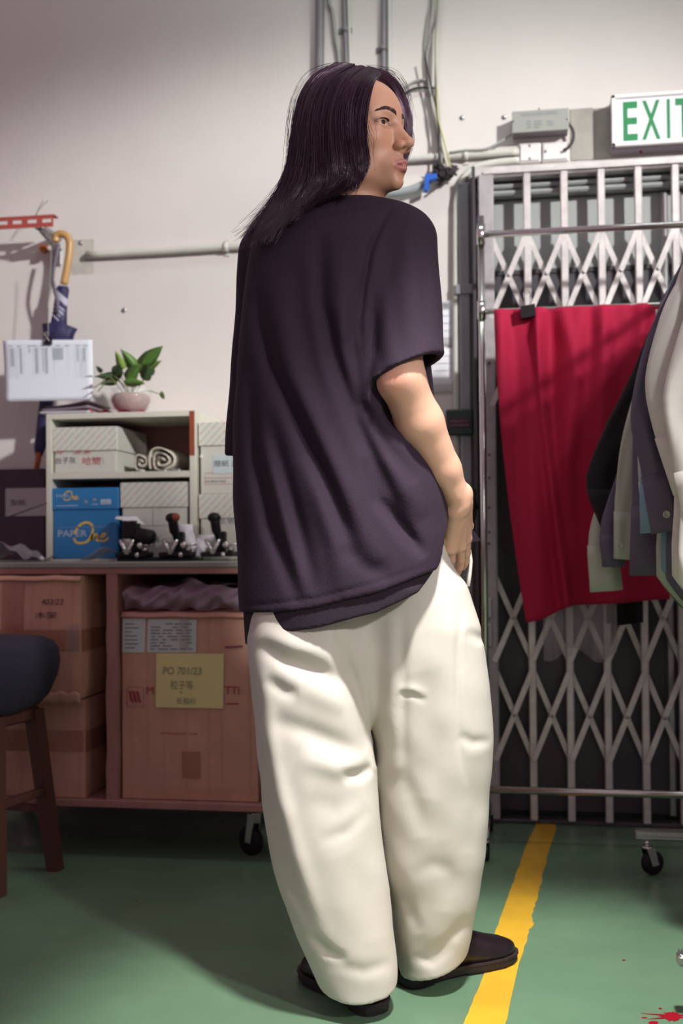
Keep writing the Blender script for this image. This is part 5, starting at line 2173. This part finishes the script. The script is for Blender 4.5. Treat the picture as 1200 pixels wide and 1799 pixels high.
KnRt = q3(813, 953, 2.165)
tipsR = hand(WrR, KnRt, A3([.50, .86, 0]), A3([.86, -.50, 0]), 1, .16)
hand(WrL, WrL + A3([.045, .035, -.075]), A3([.3, .9, .1]), A3([-.9, .3, 0]), 1, .3)
# neck and head
B.cone(hp(-.022, 0, -.075), NkB + A3([0, .005, .0]), .054, .060, .03)
B.cone(hp(-.012, .030, -.075), NkB + A3([.035, -.035, .01]), .022, .02, .03)
B.cone(NkB, NkB + A3([.0, .0, -.08]), .062, .09, .04)
sl = B.sl(Hc - .14, Hc + .135)
xx, yy_, zz_ = B.pts(sl)
la, lb, lc = to_local(xx, yy_, zz_)
hd = head_sdf(la, lb, lc).astype(np.float32)
o = B.v[sl]
kk = .022
h = np.maximum(kk - np.abs(o - hd), 0) / kk
B.v[sl] = np.where((hd < .06), np.minimum(o, hd) - h * h * kk * .25, o)
V, Q = B.mesh()
V = relax(V, Q, 1, .4)
la, lb, lc = to_local(V[:, 0], V[:, 1], V[:, 2])
lbs = np.abs(lb)
col = np.ones((len(V), 4))
skin = A3(rgb(196, 148, 122)[:3])
col[:, :3] = skin


def tint(mask, c):
    mask = np.clip(mask, 0, 1)[:, None]
    col[:, :3] = col[:, :3] * (1 - mask) + A3(rgb(*c)[:3]) * mask


isH = (lc > -.125) & (np.abs(la) < .13) & (lbs < .09)
lipz = -.0690
up = np.exp(-((lc + .0713 + .30 * np.maximum(lbs - .006, 0)) / .0052) ** 2) * (lbs < .0215) * (la > .080)
lo = np.exp(-((lc + .0837 - .25 * np.maximum(lbs - .006, 0)) / .0062) ** 2) * (lbs < .0205) * (la > .080)
tint(isH * np.clip(1.3 * np.maximum(up, lo), 0, .85), (176, 108, 104))
tint(isH * .9 * np.exp(-((lc + .0775) / .0020) ** 2) * (lbs < .018) * (la > .084) * (la < .099), (70, 26, 30))
tint(isH * np.exp(-(((la - .103) / .004) ** 2 + ((lbs - .0068) / .003) ** 2 + ((lc + .0480) / .003) ** 2)), (80, 40, 36))
tint(isH * .35 * np.exp(-(((lbs - .045) / .02) ** 2 + ((lc + .035) / .02) ** 2)), (206, 140, 116))
tint(isH * .28 * np.exp(-(((la - .09) / .02) ** 2 + ((lc + .060) / .008) ** 2 + (lbs / .02) ** 2)), (150, 122, 112))
tint(isH * .7 * np.exp(-(((lbs - .0175) / .006) ** 2 + ((lc + .0775) / .0065) ** 2)) * (la > .078), (166, 100, 94))
edist = np.sqrt(((lbs - .033) / .0165) ** 2 + ((lc + .001) / .0062) ** 2)
tint(isH * (la > .07) * .75 * np.exp(-((edist - 1.0) / .22) ** 2) * (lc > -.004), (70, 40, 38))
tint((V[:, 2] < 1.30) * .8, (222, 178, 152))  # skin below the shoulders painted lighter, making up for weak light there
tint(isH * (la > .06) * .40 * np.exp(-((edist - 1.35) / .30) ** 2), (150, 100, 84))
elb = ((V - (ElR + A3([-.015, -.03, -.005]))) ** 2).sum(1)
tint(.45 * np.exp(-elb / .028 ** 2), (214, 130, 116))

SKIN = mat('skin', rgb(196, 148, 122), .48, bump=.06, bscale=420)
N_ = SKIN.node_tree.nodes
at_ = N_.new('ShaderNodeVertexColor')
at_.layer_name = 'Col'
SKIN.node_tree.links.new(at_.outputs[0], principled(SKIN).inputs['Base Color'])
principled(SKIN).inputs['Subsurface Weight'].default_value = .12
principled(SKIN).inputs['Subsurface Radius'].default_value = (.012, .005, .003)
principled(SKIN).inputs['Subsurface Scale'].default_value = .6
person = np_mesh('person', V, Q, SKIN, base=PB, color=col)
tag(person, 'long-haired man from behind, looking right, in dark shirt and wide white trousers', 'person')
del B

# eyes, brows
EYEW, IRIS, PUPIL = mat('eye_white', rgb(214, 204, 200), .15), mat('iris', rgb(58, 34, 28), .12), mat('pupil', rgb(10, 8, 8), .1)
for s_ in (1, -1):
    c = hp(.0708, .0325 * s_, -.0005)
    g = HF * math.cos(R(16)) + HB * math.sin(R(16)) + HU * .03
    g = g / np.linalg.norm(g)
    e1 = np.cross(g, HU)
    e1 /= np.linalg.norm(e1)
    e2 = np.cross(e1, g)
    b = MB()
    r_ = .0116
    rg, mi = [], []
    angs = [.02, 9, 9.5, 14, 21, 27, 28, 40, 60, 90, 130, 178]
    for an in angs:
        t_ = R(an)
        rg.append([kw(c + r_ * (g * math.cos(t_) + (e1 * math.cos(2 * PI * k / 24) + e2 * math.sin(2 * PI * k / 24)) * math.sin(t_)) + (g * .0006 if an < 27.5 else 0)) for k in range(24)])
    for i_ in range(len(rg) - 1):
        b.rings([rg[i_], rg[i_ + 1]], 2 if angs[i_ + 1] <= 10 else (1 if angs[i_ + 1] <= 27.5 else 0), True, False)
    b.build('eye', [EYEW, IRIS, PUPIL], person)
HAIRM = mat('hair', rgb(44, 24, 37), .26, spec=.9, noise=.2, nscale=120)
principled(HAIRM).inputs['Specular Tint'].default_value = (.95, .70, .92, 1)
BROWM = mat('brow_hair', rgb(70, 46, 46), .7)


def project(b_, c_):
    a_ = np.linspace(.135, .02, 400)
    d_ = head_sdf(a_, np.full(400, b_), np.full(400, c_))
    i_ = int(np.argmax(d_ < 0))
    return a_[i_]


rb = random.Random(2)
for s_ in (1, -1):
    b = MB()
    for k in range(150):
        t_ = rb.random()
        bb_ = .009 + .038 * t_
        cc_ = .0195 + .0062 * math.sin(PI * min(1, t_ * .95) * .72) - .0085 * max(0, t_ - .55) * 1.6 + rb.uniform(-1, 1) * (.0046 * (1 - .70 * t_))
        ln_ = .007
        p1 = (bb_, cc_)
        p2 = (bb_ + ln_ * .9, cc_ + ln_ * (.45 - .75 * t_))
        A_ = hp(project(*[p1[0] * s_, p1[1]]) + .0004, p1[0] * s_, p1[1])
        B_ = hp(project(*[p2[0] * s_, p2[1]]) + .0010, p2[0] * s_, p2[1])
        b.tube([kw(A_), kw(B_)], [.0005, .0002], 3, False)
    b.build('eyebrow', BROWM, person)
    b = MB()
    for k in range(26):                   # upper lashes
        t_ = k / 25
        bb_ = .0215 + .023 * t_
        cc_ = .0028 + .0018 * math.sin(PI * t_) - .001 * t_
        A_ = hp(project(bb_ * s_, cc_ + .0012) + .0002, bb_ * s_, cc_ + .0012)
        B_ = A_ + HF * .004 + HU * .0002 + HB * s_ * .002 * t_
        b.tube([kw(A_), kw(B_)], [.0007, .0003], 3, False)
    b.build('eyelash', BROWM, person)

# ------------------------------------------------------------------ hair
guides = [
    [(671, 126, 2.108), (660, 136, 2.072), (651, 158, 2.044), (643, 198, 2.036), (641, 235, 2.026), (648, 266, 2.020), (645, 292, 2.020), (636, 318, 2.024), (626, 336, 2.03)],
    [(652, 119, 2.10), (626, 140, 2.056), (613, 180, 2.034), (611, 235, 2.024), (620, 280, 2.016), (622, 308, 2.018), (610, 330, 2.026), (594, 345, 2.036)],
    [(636, 114, 2.11), (600, 136, 2.072), (584, 184, 2.040), (580, 240, 2.024), (588, 292, 2.018), (584, 325, 2.024), (562, 348, 2.034), (540, 362, 2.036)],
    [(622, 111, 2.12), (578, 132, 2.088), (557, 182, 2.060), (549, 240, 2.042), (552, 300, 2.034), (545, 338, 2.032), (522, 366, 2.030), (500, 392, 2.026)],
    [(608, 109, 2.13), (560, 129, 2.110), (538, 178, 2.085), (529, 240, 2.070), (526, 300, 2.058), (514, 348, 2.050), (488, 388, 2.040), (470, 425, 2.035)],
    [(597, 109, 2.14), (549, 128, 2.130), (527, 176, 2.110), (517, 236, 2.095), (511, 298, 2.085), (496, 346, 2.075), (468, 390, 2.062), (452, 440, 2.050)],
    [(592, 109, 2.15), (545, 128, 2.150), (522, 174, 2.140), (511, 236, 2.125), (505, 296, 2.115), (489, 344, 2.105), (460, 384, 2.095), (441, 428, 2.085)],
    [(594, 110, 2.17), (550, 130, 2.185), (527, 176, 2.190), (516, 236, 2.185), (511, 296, 2.175), (497, 344, 2.165), (470, 380, 2.15), (452, 415, 2.14)],
]
far = [
    [(668, 126, 2.11), (686, 133, 2.125), (702, 152, 2.140), (712, 180, 2.150), (719, 210, 2.155), (721, 235, 2.155), (718, 262, 2.155), (708, 290, 2.16)],
    [(655, 119, 2.12), (686, 126, 2.145), (706, 150, 2.165), (716, 180, 2.178), (722, 212, 2.185), (724, 240, 2.185), (720, 268, 2.185), (708, 300, 2.19)],
    [(640, 114, 2.13), (680, 122, 2.175), (700, 150, 2.20), (708, 190, 2.215), (712, 230, 2.22), (712, 260, 2.22), (706, 290, 2.22), (690, 320, 2.22)],
]
NP = 22


def resample(g):
    P = A3([q3(*p) for p in g])
    t = np.linspace(0, 1, len(P))
    tt = np.linspace(0, 1, NP)
    f = [np.interp(tt, t, P[:, a]) for a in range(3)]
    ker = A3([1, 2, 3, 2, 1]) / 9
    out = []
    for q in f:
        pq = np.concatenate([2 * q[0] - q[2:0:-1], q, 2 * q[-1] - q[-2:-4:-1]])
        out.append(np.convolve(pq, ker, 'valid'))
    return np.stack(out, 1)


Gs = A3([resample(g) for g in guides])
Fs = A3([resample(g) for g in far])


def lerp_g(G, s):
    s = np.clip(s, 0, 1) * (len(G) - 1)
    i = int(min(math.floor(s), len(G) - 2))
    f = s - i
    f = f * f * (3 - 2 * f) * .5 + f * .5
    return G[i] * (1 - f) + G[i + 1] * f


hv, hf = [], []


def strand(P, r0, r1, n=3):
    o = sum(len(q) for q in hv)
    m = len(P)
    T = np.gradient(P, axis=0)
    T /= np.linalg.norm(T, axis=1)[:, None] + 1e-9
    up = A3([.3, -.9, .2])
    U = np.cross(T, up)
    U /= np.linalg.norm(U, axis=1)[:, None] + 1e-9
    W_ = np.cross(T, U)
    r = np.linspace(0, 1, m)
    r = (r0 + (r1 - r0) * r)[:, None]
    ring = np.stack([P + (U * math.cos(2 * PI * k / n) + W_ * math.sin(2 * PI * k / n)) * r for k in range(n)], 1)
    hv.append(ring.reshape(-1, 3))
    i = np.arange(m - 1)[:, None] * n + o
    k = np.arange(n)[None, :]
    k2 = (k + 1) % n
    hf.append(np.stack([i + k, i + k2, i + n + k2, i + n + k], -1).reshape(-1, 4))


rh = np.random.RandomState(12)
cHd = Hc + A3([0, 0, .02])
tl = np.linspace(0, 1, NP)


def lock(G, s, n, spread, width, rr=.0011, layer=0.0, flick=0.0):
    base = lerp_g(G, s)
    wav = rh.normal(0, 1, 3) * .0045
    ph = rh.uniform(0, 6.28)
    lenf = rh.uniform(.90, 1.03)
    inward = (cHd - base)
    inward /= np.linalg.norm(inward, axis=1)[:, None]
    for j in range(n):
        off = rh.normal(0, 1)
        P = lerp_g(G, s + off * spread)
        # gather towards the lock's middle further down
        P = P * (1 - .55 * tl[:, None]) + base * .55 * tl[:, None]
        P = P + inward * (layer + abs(rh.normal(0, .0035)))
        P = P + wav[None, :] * (np.sin(ph + 6 * tl) * tl * 1.3 + np.sin(ph * 2 + 17 * tl) * np.maximum(tl - .55, 0) * 1.6)[:, None]
        P = P + rh.normal(0, 1, 3)[None, :] * width * (tl ** 1.5)[:, None]
        if flick:
            P[:, 0] -= flick * np.maximum(tl - .72, 0) ** 2 * rh.uniform(.2, 1.8)
            P[:, 2] += flick * .25 * np.maximum(tl - .78, 0) ** 2 * rh.uniform(-1, 2)
        f = lenf * rh.uniform(.88, 1.04)
        ts = np.clip(tl * f, 0, 1.0)
        P = np.stack([np.interp(ts, tl, P[:, a]) for a in range(3)], 1)
        strand(P, rr * rh.uniform(.8, 1.2), rr * .25)


for k in range(190):
    s = (k + rh.uniform(0, 1)) / 190
    lock(Gs, s, 22, .016, .0030, .00085, rh.uniform(0, .007), .16 if s > .45 else .04)
for k in range(90):
    lock(Gs, rh.uniform(.0, 1), 10, .035, .006, .0008, rh.uniform(.002, .014), .12)
for k in range(80):
    lock(Fs, rh.uniform(0, 1), 12, .05, .0012, .0008, rh.uniform(0, .012))
for k in range(70):                      # wispy ends over the shoulder
    s = rh.uniform(.42, 1)
    lock(Gs, s, 5, .03, .011, .0007, rh.uniform(0, .006), .25)
for k in range(70):
    s = rh.uniform(.0, 1)
    P = lerp_g(Gs if k % 4 else Fs, s).copy()
    inward = cHd - P
    inward /= np.linalg.norm(inward, axis=1)[:, None]
    P = P - inward * (rh.uniform(.002, .016) * np.sin(np.pi * np.clip(tl * rh.uniform(.8, 2.2), 0, 1)))[:, None]
    n0 = rh.randint(0, 8)
    strand(P[n0:n0 + rh.randint(8, 14)], .00035, .0002)
for k in range(14):                       # fine hairs falling over the cheek
    x0 = rh.uniform(640, 655)
    P = A3([q3(x0 - 16, 140, 2.075), q3(x0 - 9, 205, 2.030), q3(x0 + rh.uniform(0, 8), 245, 2.02), q3(x0 + rh.uniform(0, 12), 280, 2.018), q3(x0 + rh.uniform(-4, 12), 305, 2.02)])
    t5 = np.linspace(0, 1, 5)
    P = np.stack([np.interp(np.linspace(0, rh.uniform(.45, 1), 12), t5, P[:, a]) for a in range(3)], 1)
    strand(P, .0003, .00015)
HV, HQ = np.concatenate(hv), np.concatenate(hf)
hair = np_mesh('hair', HV, HQ, HAIRM, person)
hair['kind'] = 'stuff'
# dense under-layer that follows the same guides
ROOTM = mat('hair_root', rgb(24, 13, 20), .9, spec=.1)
uv_, uq_ = [], []
for G, NS in ((Gs, 60), (Fs, 16)):
    rows = []
    for i in range(NS + 1):
        P = lerp_g(G, i / NS)
        inward = cHd - P
        inward /= np.linalg.norm(inward, axis=1)[:, None]
        rows.append(P + inward * (.011 + .004 * np.sin(i * 1.7) ** 2))
    rows = A3(rows)[:, :17]
    m_, n_ = rows.shape[:2]
    o_ = sum(len(q) for q in uv_)
    uv_.append(rows.reshape(-1, 3))
    ii = (np.arange(m_ - 1)[:, None] * n_ + np.arange(n_ - 1)[None, :]).ravel() + o_
    uq_.append(np.stack([ii, ii + 1, ii + n_ + 1, ii + n_], 1))
np_mesh('under_hair', np.concatenate(uv_), np.concatenate(uq_), ROOTM, person)
# scalp cap below the strands
cap = Vol(span(Hc[0] - .13, Hc[0] + .13, .0035), span(Hc[1] - .13, Hc[1] + .13, .0035), span(Hc[2] - .10, Hc[2] + .125, .0035))
x_, y_, z_ = cap.pts(cap.sl((-9, -9, -9), (9, 9, 9)))
la, lb, lc = to_local(x_, y_, z_)
dc = f_ell(la, lb, lc, (-.008, 0, .026), (.0965, .0745, .0885))
cut = smin(f_ell(la, lb, lc, (.115, 0, -.02), (.085, .100, .100)), (lc + .075) * 1.0, .01)
dc = smax(dc, -cut, .01)
cap.v = np.maximum(dc, -(f_ell(la, lb, lc, (-.008, 0, .026), (.088, .066, .080)))).astype(np.float32)
V, Q = cap.mesh()
np_mesh('scalp_hair', V, Q, ROOTM, person)

# ------------------------------------------------------------------ trousers
legL = stack([(960, 452, 640, 2.15, .120), (1040, 440, 645, 2.145, .125), (1120, 434, 650, 2.14, .128), (1200, 440, 652, 2.135, .125), (1300, 447, 656, 2.128, .122), (1400, 456, 664, 2.12, .120), (1480, 470, 672, 2.115, .116), (1560, 491, 684, 2.11, .108), (1640, 522, 692, 2.105, .096), (1700, 548, 698, 2.10, .086), (1790, 590, 700, 2.10, .078)])
legR = stack([(935, 600, 784, 2.19, .110), (962, 600, 786, 2.19, .116), (990, 600, 791, 2.19, .122), (1008, 602, 803, 2.19, .125), (1026, 604, 819, 2.19, .128), (1045, 604, 826, 2.19, .130), (1100, 606, 842, 2.19, .134), (1150, 612, 852, 2.192, .134), (1250, 640, 863, 2.195, .130), (1300, 655, 866, 2.198, .128), (1400, 663, 859, 2.205, .122), (1500, 672, 851, 2.212, .116), (1580, 686, 838, 2.218, .106), (1640, 694, 827, 2.224, .096), (1700, 700, 812, 2.226, .088), (1760, 704, 806, 2.226, .082)])
T = Vol(span(-.22, .36, .0036), span(1.95, 2.38, .0036), span(.02, .86, .0040))
x_, y_, z_ = T.pts(T.sl((-9, -9, -9), (9, 9, 9)))
dL, dR = f_stack(x_, y_, z_, legL, 0, 2.25), f_stack(x_, y_, z_, legR, 0, 2.25)
# tilted hems
hl0 = q3(640, 1762, 2.03)
nl = A3([.28, -.30, -1.0])
hl1 = q3(545, 1702, 2.12)
# hem planes through three points each
def plane(p, q, r):
    n = np.cross(q - p, r - p)
    n = n / np.linalg.norm(n)
    return (n if n[2] < 0 else -n), p


nL, pL = plane(q3(640, 1765, 2.022), q3(697, 1742, 2.06), q3(546, 1702, 2.13))
nR, pR = plane(q3(742, 1728, 2.135), q3(702, 1714, 2.20), q3(822, 1648, 2.26))
PLN = lambda n, p: (x_ - p[0]) * n[0] + (y_ - p[1]) * n[1] + (z_ - p[2]) * n[2]
dL = smax(dL, PLN(nL, pL), .004)
dR = smax(dR, PLN(nR, pR), .004)
gapk = .010 + .030 * np.clip((z_ - .52) / .20, 0, 1)
T.v = smin(dL, dR, gapk)
# soft puckers all over
T.v = (T.v + .0009 * np.sin(34 * z_ + 22 * x_ + 2 * np.sin(19 * x_)) * np.sin(17 * z_ - 30 * x_ + 9 * y_) + .0004 * np.sin(71 * z_ + 55 * x_ - 30 * y_)).astype(np.float32)


def S(pts, d, lift=0.0):
    return [q3(p[0], p[1], p[2] if len(p) > 2 else d) for p in pts]


for P_, w_, dp in [
    ([(455, 1128), (500, 1158), (550, 1176), (612, 1200)], 13, .020),
    ([(450, 1108), (520, 1138), (600, 1160)], 14, -.008),
    ([(470, 1180), (540, 1215), (610, 1240), (640, 1290)], 18, -.008),
    ([(594, 1115), (606, 1160), (622, 1210), (640, 1280), (656, 1350)], 13, .026),
    ([(583, 1100), (588, 1130), (600, 1160)], 3.5, .005),
    ([(478, 1262), (540, 1284), (600, 1310), (640, 1328)], 16, .015),
    ([(520, 1330), (590, 1350), (640, 1342)], 16, -.012),
    ([(600, 1366), (630, 1360), (655, 1346)], 9, .016),
    ([(540, 1400), (590, 1420), (640, 1400)], 20, .008),
    ([(465, 1190), (500, 1214), (525, 1220)], 10, .009),
    ([(452, 1130), (466, 1240), (478, 1340), (508, 1460), (545, 1580), (580, 1660)], 14, -.014),
    ([(436, 1150), (450, 1300), (470, 1420), (515, 1560), (560, 1670)], 14, .010),
    ([(545, 1640), (575, 1670), (612, 1688)], 8, .012),
    ([(570, 1690), (640, 1706), (690, 1690)], 10, .006),
    ([(610, 1500), (640, 1560), (660, 1650)], 20, .006),
    ([(560, 1480), (610, 1460), (650, 1420)], 10, .005),
    ([(707, 1070), (707, 1150), (709, 1260), (712, 1380)], 8, .008),
    ([(688, 1072), (688, 1150), (690, 1260), (696, 1370)], 10, -.007),
    ([(646, 1100), (650, 1200), (657, 1330), (672, 1420)], 11, -.006),
    ([(700, 1220), (724, 1220), (750, 1232)], 4, .006),
    ([(696, 1209), (726, 1211), (752, 1222)], 6, -.005),
    ([(740, 1180), (755, 1240), (760, 1330), (745, 1400)], 22, .008),
    ([(700, 1350), (728, 1400), (742, 1470)], 14, .008),
    ([(812, 1060), (804, 1130), (803, 1220), (806, 1300), (820, 1380)], 5, .006),
    ([(818, 1110), (840, 1120), (850, 1130)], 8, .007),
    ([(805, 1290), (830, 1304), (864, 1302)], 8, .007),
    ([(830, 1330), (836, 1420), (824, 1500)], 14, .006),
    ([(690, 1560), (715, 1585), (738, 1640)], 10, .008),
    ([(825, 1610), (785, 1655), (738, 1690)], 9, .008),
    ([(720, 1680), (760, 1690), (800, 1660)], 8, .005),
    ([(770, 1480), (790, 1540), (780, 1600)], 16, .005),
    ([(720, 1540), (760, 1520), (800, 1530)], 12, .004),
]:
    T.fold(P_, w_ * 1.2, dp * .60, 2.20)
V, Q = T.mesh()
V = relax(V, Q, 3, .5)
TROUS = mat('white_twill', rgb(206, 201, 191), .85, noise=.05, nscale=24, bump=.05, bscale=600)
trs = np_mesh('trousers', V, Q, TROUS, person)
# front lip of the pocket, beyond the fingers
b = MB()
pk = [(822, 1030, 2.20), (825, 1008, 2.225), (827, 985, 2.235), (824, 966, 2.24)]
rg = []
for (x0, y0, d0) in pk:
    c = q3(x0, y0, d0)
    rg.append([kw(c + A3(q)) for q in ((-.002, -.004, 0), (.0035, -.004, 0), (.0035, .03, 0), (-.002, .03, 0))])
b.rings(rg)
b.build('pocket_lining', TROUS, trs)
# ------------------------------------------------------------------ shirt
PSI = R(14)
tor = stack([(352, 560, 650, 2.15, .055), (372, 505, 715, 2.15, .085), (395, 468, 742, 2.15, .108), (440, 443, 752, 2.15, .128), (520, 428, 752, 2.15, .136), (600, 421, 754, 2.15, .140), (640, 417, 756, 2.15, .142), (700, 414, 760, 2.148, .146), (800, 411, 776, 2.146, .152), (880, 412, 788, 2.145, .156), (940, 415, 792, 2.145, .158), (1000, 420, 790, 2.145, .160), (1075, 422, 786, 2.145, .162), (1150, 428, 780, 2.145, .162)])
Sv = Vol(span(-.26, .26, .0036), span(1.88, 2.40, .0036), span(.64, 1.52, .0040))
x_, y_, z_ = Sv.pts(Sv.sl((-9, -9, -9), (9, 9, 9)))
d = f_stack(x_, y_, z_, tor, PSI, 2.3)
d = smin(d, f_cone(x_, y_, z_, NkB + A3([.0, 0, -.012]), ShR + A3([-.018, .008, .002]), .054, .050), .035)
d = smin(d, f_cone(x_, y_, z_, NkB + A3([.0, 0, -.012]), ShL + A3([.015, -.004, .002]), .054, .050), .035)
hemc = q3(719, 648, 2.005)
sa, sb = ShR + A3([.002, 0, -.012]), hemc
dirS = (sb - sa) / np.linalg.norm(sb - sa)
slv = f_cone(x_, y_, z_, sa, sb + dirS * .06, .056, .067)
nH = A3([.36, -.10, -.93])
slv = smax(slv, (x_ - hemc[0]) * nH[0] + (y_ - hemc[1]) * nH[1] + (z_ - hemc[2]) * nH[2], .003)
d = smin(d, slv, .014)
hemL = q3(446, 795, 2.30)
slL = f_cone(x_, y_, z_, ShL + A3([0, .01, -.02]), hemL + A3([-.01, .01, -.06]), .055, .054)
slL = smax(slL, hemL[2] + .10 * (x_ - hemL[0]) - z_, .003)
d = smin(d, slL, .012)
# outer hem, higher at the right side slit
hp_ = A3([q3(a, c, 2.0) for a, c in ((395, 1082), (418, 1083), (470, 1079), (560, 1067), (660, 1041), (740, 1012), (770, 1002), (779, 985), (790, 930), (800, 900))])
zh = np.interp(x_.ravel(), hp_[:, 0], hp_[:, 2]).reshape(x_.shape)
d = smax(d, zh - z_, .003)
# neck opening
nk = f_cone(x_, y_, z_, NkB + A3([.01, .0, .0]), hp(-.02, 0, -.06), .064, .062)
d = smax(d, -nk, .006)
d = np.maximum(d, z_ - 1.497)
# hollow right sleeve mouth
d = np.maximum(d, -smax(f_cone(x_, y_, z_, sa, sb + dirS * .07, .034, .053), z_ - 1.27, .01))
Sv.v = (d + .0016 * np.sin(28 * z_ + 16 * x_) * np.sin(13 * z_ - 21 * x_ + 5)).astype(np.float32)
fo = [
    ([(448, 470), (458, 560), (477, 640), (525, 745), (572, 845), (604, 925), (625, 985)], 16, .016),
    ([(478, 470), (490, 560), (512, 660), (552, 745), (600, 850), (640, 940), (670, 990)], 20, -.011),
    ([(562, 400), (564, 470), (566, 535), (586, 625), (627, 740), (682, 868), (737, 970)], 15, .017),
    ([(590, 420), (596, 530), (618, 640), (660, 750), (712, 860), (745, 910)], 18, -.010),
    ([(634, 480), (620, 560), (618, 604), (636, 708), (682, 790), (730, 850)], 13, .016),
    ([(438, 620), (442, 720), (448, 810), (472, 923), (508, 1016), (528, 1070)], 14, .012),
    ([(470, 720), (495, 813), (531, 946), (556, 1045)], 14, .013),
    ([(460, 760), (486, 850), (510, 950), (536, 1050)], 10, -.006),
    ([(530, 800), (565, 890), (588, 960), (602, 1050)], 18, -.010),
    ([(641, 805), (664, 877), (709, 932), (746, 980)], 12, .014),
    ([(520, 450), (528, 550), (546, 640), (570, 720)], 18, .007),
    ([(600, 960), (650, 1000), (690, 1010)], 16, .006),
    ([(692, 360), (668, 396), (650, 440), (639, 500), (633, 570), (638, 640)], 6, .009),
    ([(655, 470), (652, 540), (660, 610), (672, 655)], 12, .006),
    ([(700, 420), (690, 500), (700, 590), (715, 640)], 16, .004),
    ([(735, 420), (745, 500), (755, 600)], 12, .005),
    ([(655, 655), (700, 642), (778, 613)], 3.0, .0022),
    ([(420, 1064), (470, 1062), (560, 1050), (660, 1024), (760, 990)], 3.0, .0022),
    ([(520, 352), (580, 372), (640, 362), (690, 352)], 4, .003),
]
for P_, w_, dp in fo:
    Sv.fold(P_, w_, dp, 2.15 if P_[0][0] != 692 else 2.2)
V, Q = Sv.mesh()
V = relax(V, Q, 2, .5)
SHIRT = mat('dark_linen', rgb(43, 26, 46), .88, noise=.12, nscale=90, bump=.22, bscale=520, sheen=.0, stretch=(1, 1, .35))
shirt = np_mesh('shirt', V, Q, SHIRT, person)
b = MB()                                  # front tail of the shirt showing beyond the hand
b.prism([kw(q3(x0, y0, 2.26)) for x0, y0 in ((822, 926), (832, 934), (843, 950), (826, 953), (818, 950))], (0, .05, 0))
b.build('front_tail', SHIRT, shirt)
# longer layer below
U = Vol(span(-.26, .26, .0040), span(1.92, 2.38, .0040), span(.62, .95, .0036))
x_, y_, z_ = U.pts(U.sl((-9, -9, -9), (9, 9, 9)))
d = f_stack(x_, y_, z_, tor, PSI, 2.3, .007) + .30 * np.maximum(z_ - .765, 0)
hp2 = A3([q3(a, c, 2.0) for a, c in ((395, 1146), (430, 1145), (434, 1141), (460, 1119), (560, 1101), (660, 1078), (735, 1040), (768, 1003), (776, 985), (790, 930))])
zh = np.interp(x_.ravel(), hp2[:, 0], hp2[:, 2]).reshape(x_.shape)
d = smax(d, zh - z_, .003)
U.v = (np.maximum(d, z_ - .84) + .0018 * np.sin(30 * x_ + 9 * z_)).astype(np.float32)
V, Q = U.mesh()
V = relax(V, Q, 2, .5)
np_mesh('under_layer', V, Q, mat('dark_linen_under', rgb(36, 23, 38), .9, bump=.3, bscale=520), shirt)
# ------------------------------------------------------------------ shoes
SHOE = mat('shoe_leather', rgb(34, 22, 28), .34, noise=.3, nscale=40, bump=.2, bscale=60)
SOLE = mat('shoe_sole', rgb(26, 16, 22), .6)
WELT = mat('shoe_welt', rgb(44, 28, 34), .7)


def shoe(heel, toe, side):
    heel, toe = Vector(heel), Vector(toe)
    u = (toe - heel)
    L = u.length
    u.normalize()
    w = Vector((u.y, -u.x, 0))
    st = [(0, .010), (.02, .022), (.07, .031), (.2, .034), (.35, .033), (.5, .036), (.65, .044), (.8, .045), (.9, .036), (.96, .024), (.99, .012), (1.0, .004)]
    top = [(0, .075), (.02, .080), (.07, .086), (.2, .098), (.35, .110), (.5, .092), (.65, .068), (.8, .055), (.9, .048), (.96, .041), (.99, .035), (1, .030)]
    b = MB()
    rg = []
    for (s_, hw), (_, tp) in zip(st, top):
        c = heel + u * L * s_ + w * side * (.006 * math.sin(PI * s_))
        ring = []
        for k in range(20):
            a = PI * k / 19
            zz = .020 + (tp - .020) * max(0, math.sin(a)) ** .75
            fl = .0025 * math.sin(60 * s_) * math.exp(-((s_ - .62) / .09) ** 2) * math.sin(a)
            ring.append(c + w * hw * math.copysign(abs(math.cos(a)) ** .7, math.cos(a)) + Vector((0, 0, zz + fl)))
        rg.append(ring)
    b.rings(rg)
    up = b.build('shoe', SHOE, person)

    def outline(k, n=12):
        out = []
        for s_, hw in st:
            out.append(heel + u * (L * s_ + k * (2 * s_ - 1)) + w * side * .006 * math.sin(PI * s_) + w * (hw + k))
        for s_, hw in st[::-1]:
            out.append(heel + u * (L * s_ + k * (2 * s_ - 1)) + w * side * .006 * math.sin(PI * s_) - w * (hw + k))
        return out
    b = MB()
    b.prism([p + Vector((0, 0, .006)) for p in outline(.003)], (0, 0, .012))
    b.prism([p + Vector((0, 0, .001)) for p in [heel + (q - heel) for q in outline(.002)] if (p - heel).dot(u) < L * .30], (0, 0, .006))
    b.prism([p + Vector((0, 0, .001)) for p in outline(.000) if (p - heel).dot(u) > L * .42], (0, 0, .006))
    b.build('sole', SOLE, up)
    b = MB()
    b.prism([p + Vector((0, 0, .018)) for p in outline(.0045)], (0, 0, .004))
    b.build('welt', WELT, up)


def fl(px, py):
    return Z(px, py, 0)


hL = fl(664, 1783)
tLk = K(-.072, 2.27, 0)
shoe(hL, tLk, 1)
shoe(fl(706, 1732), fl(900, 1682), -1)
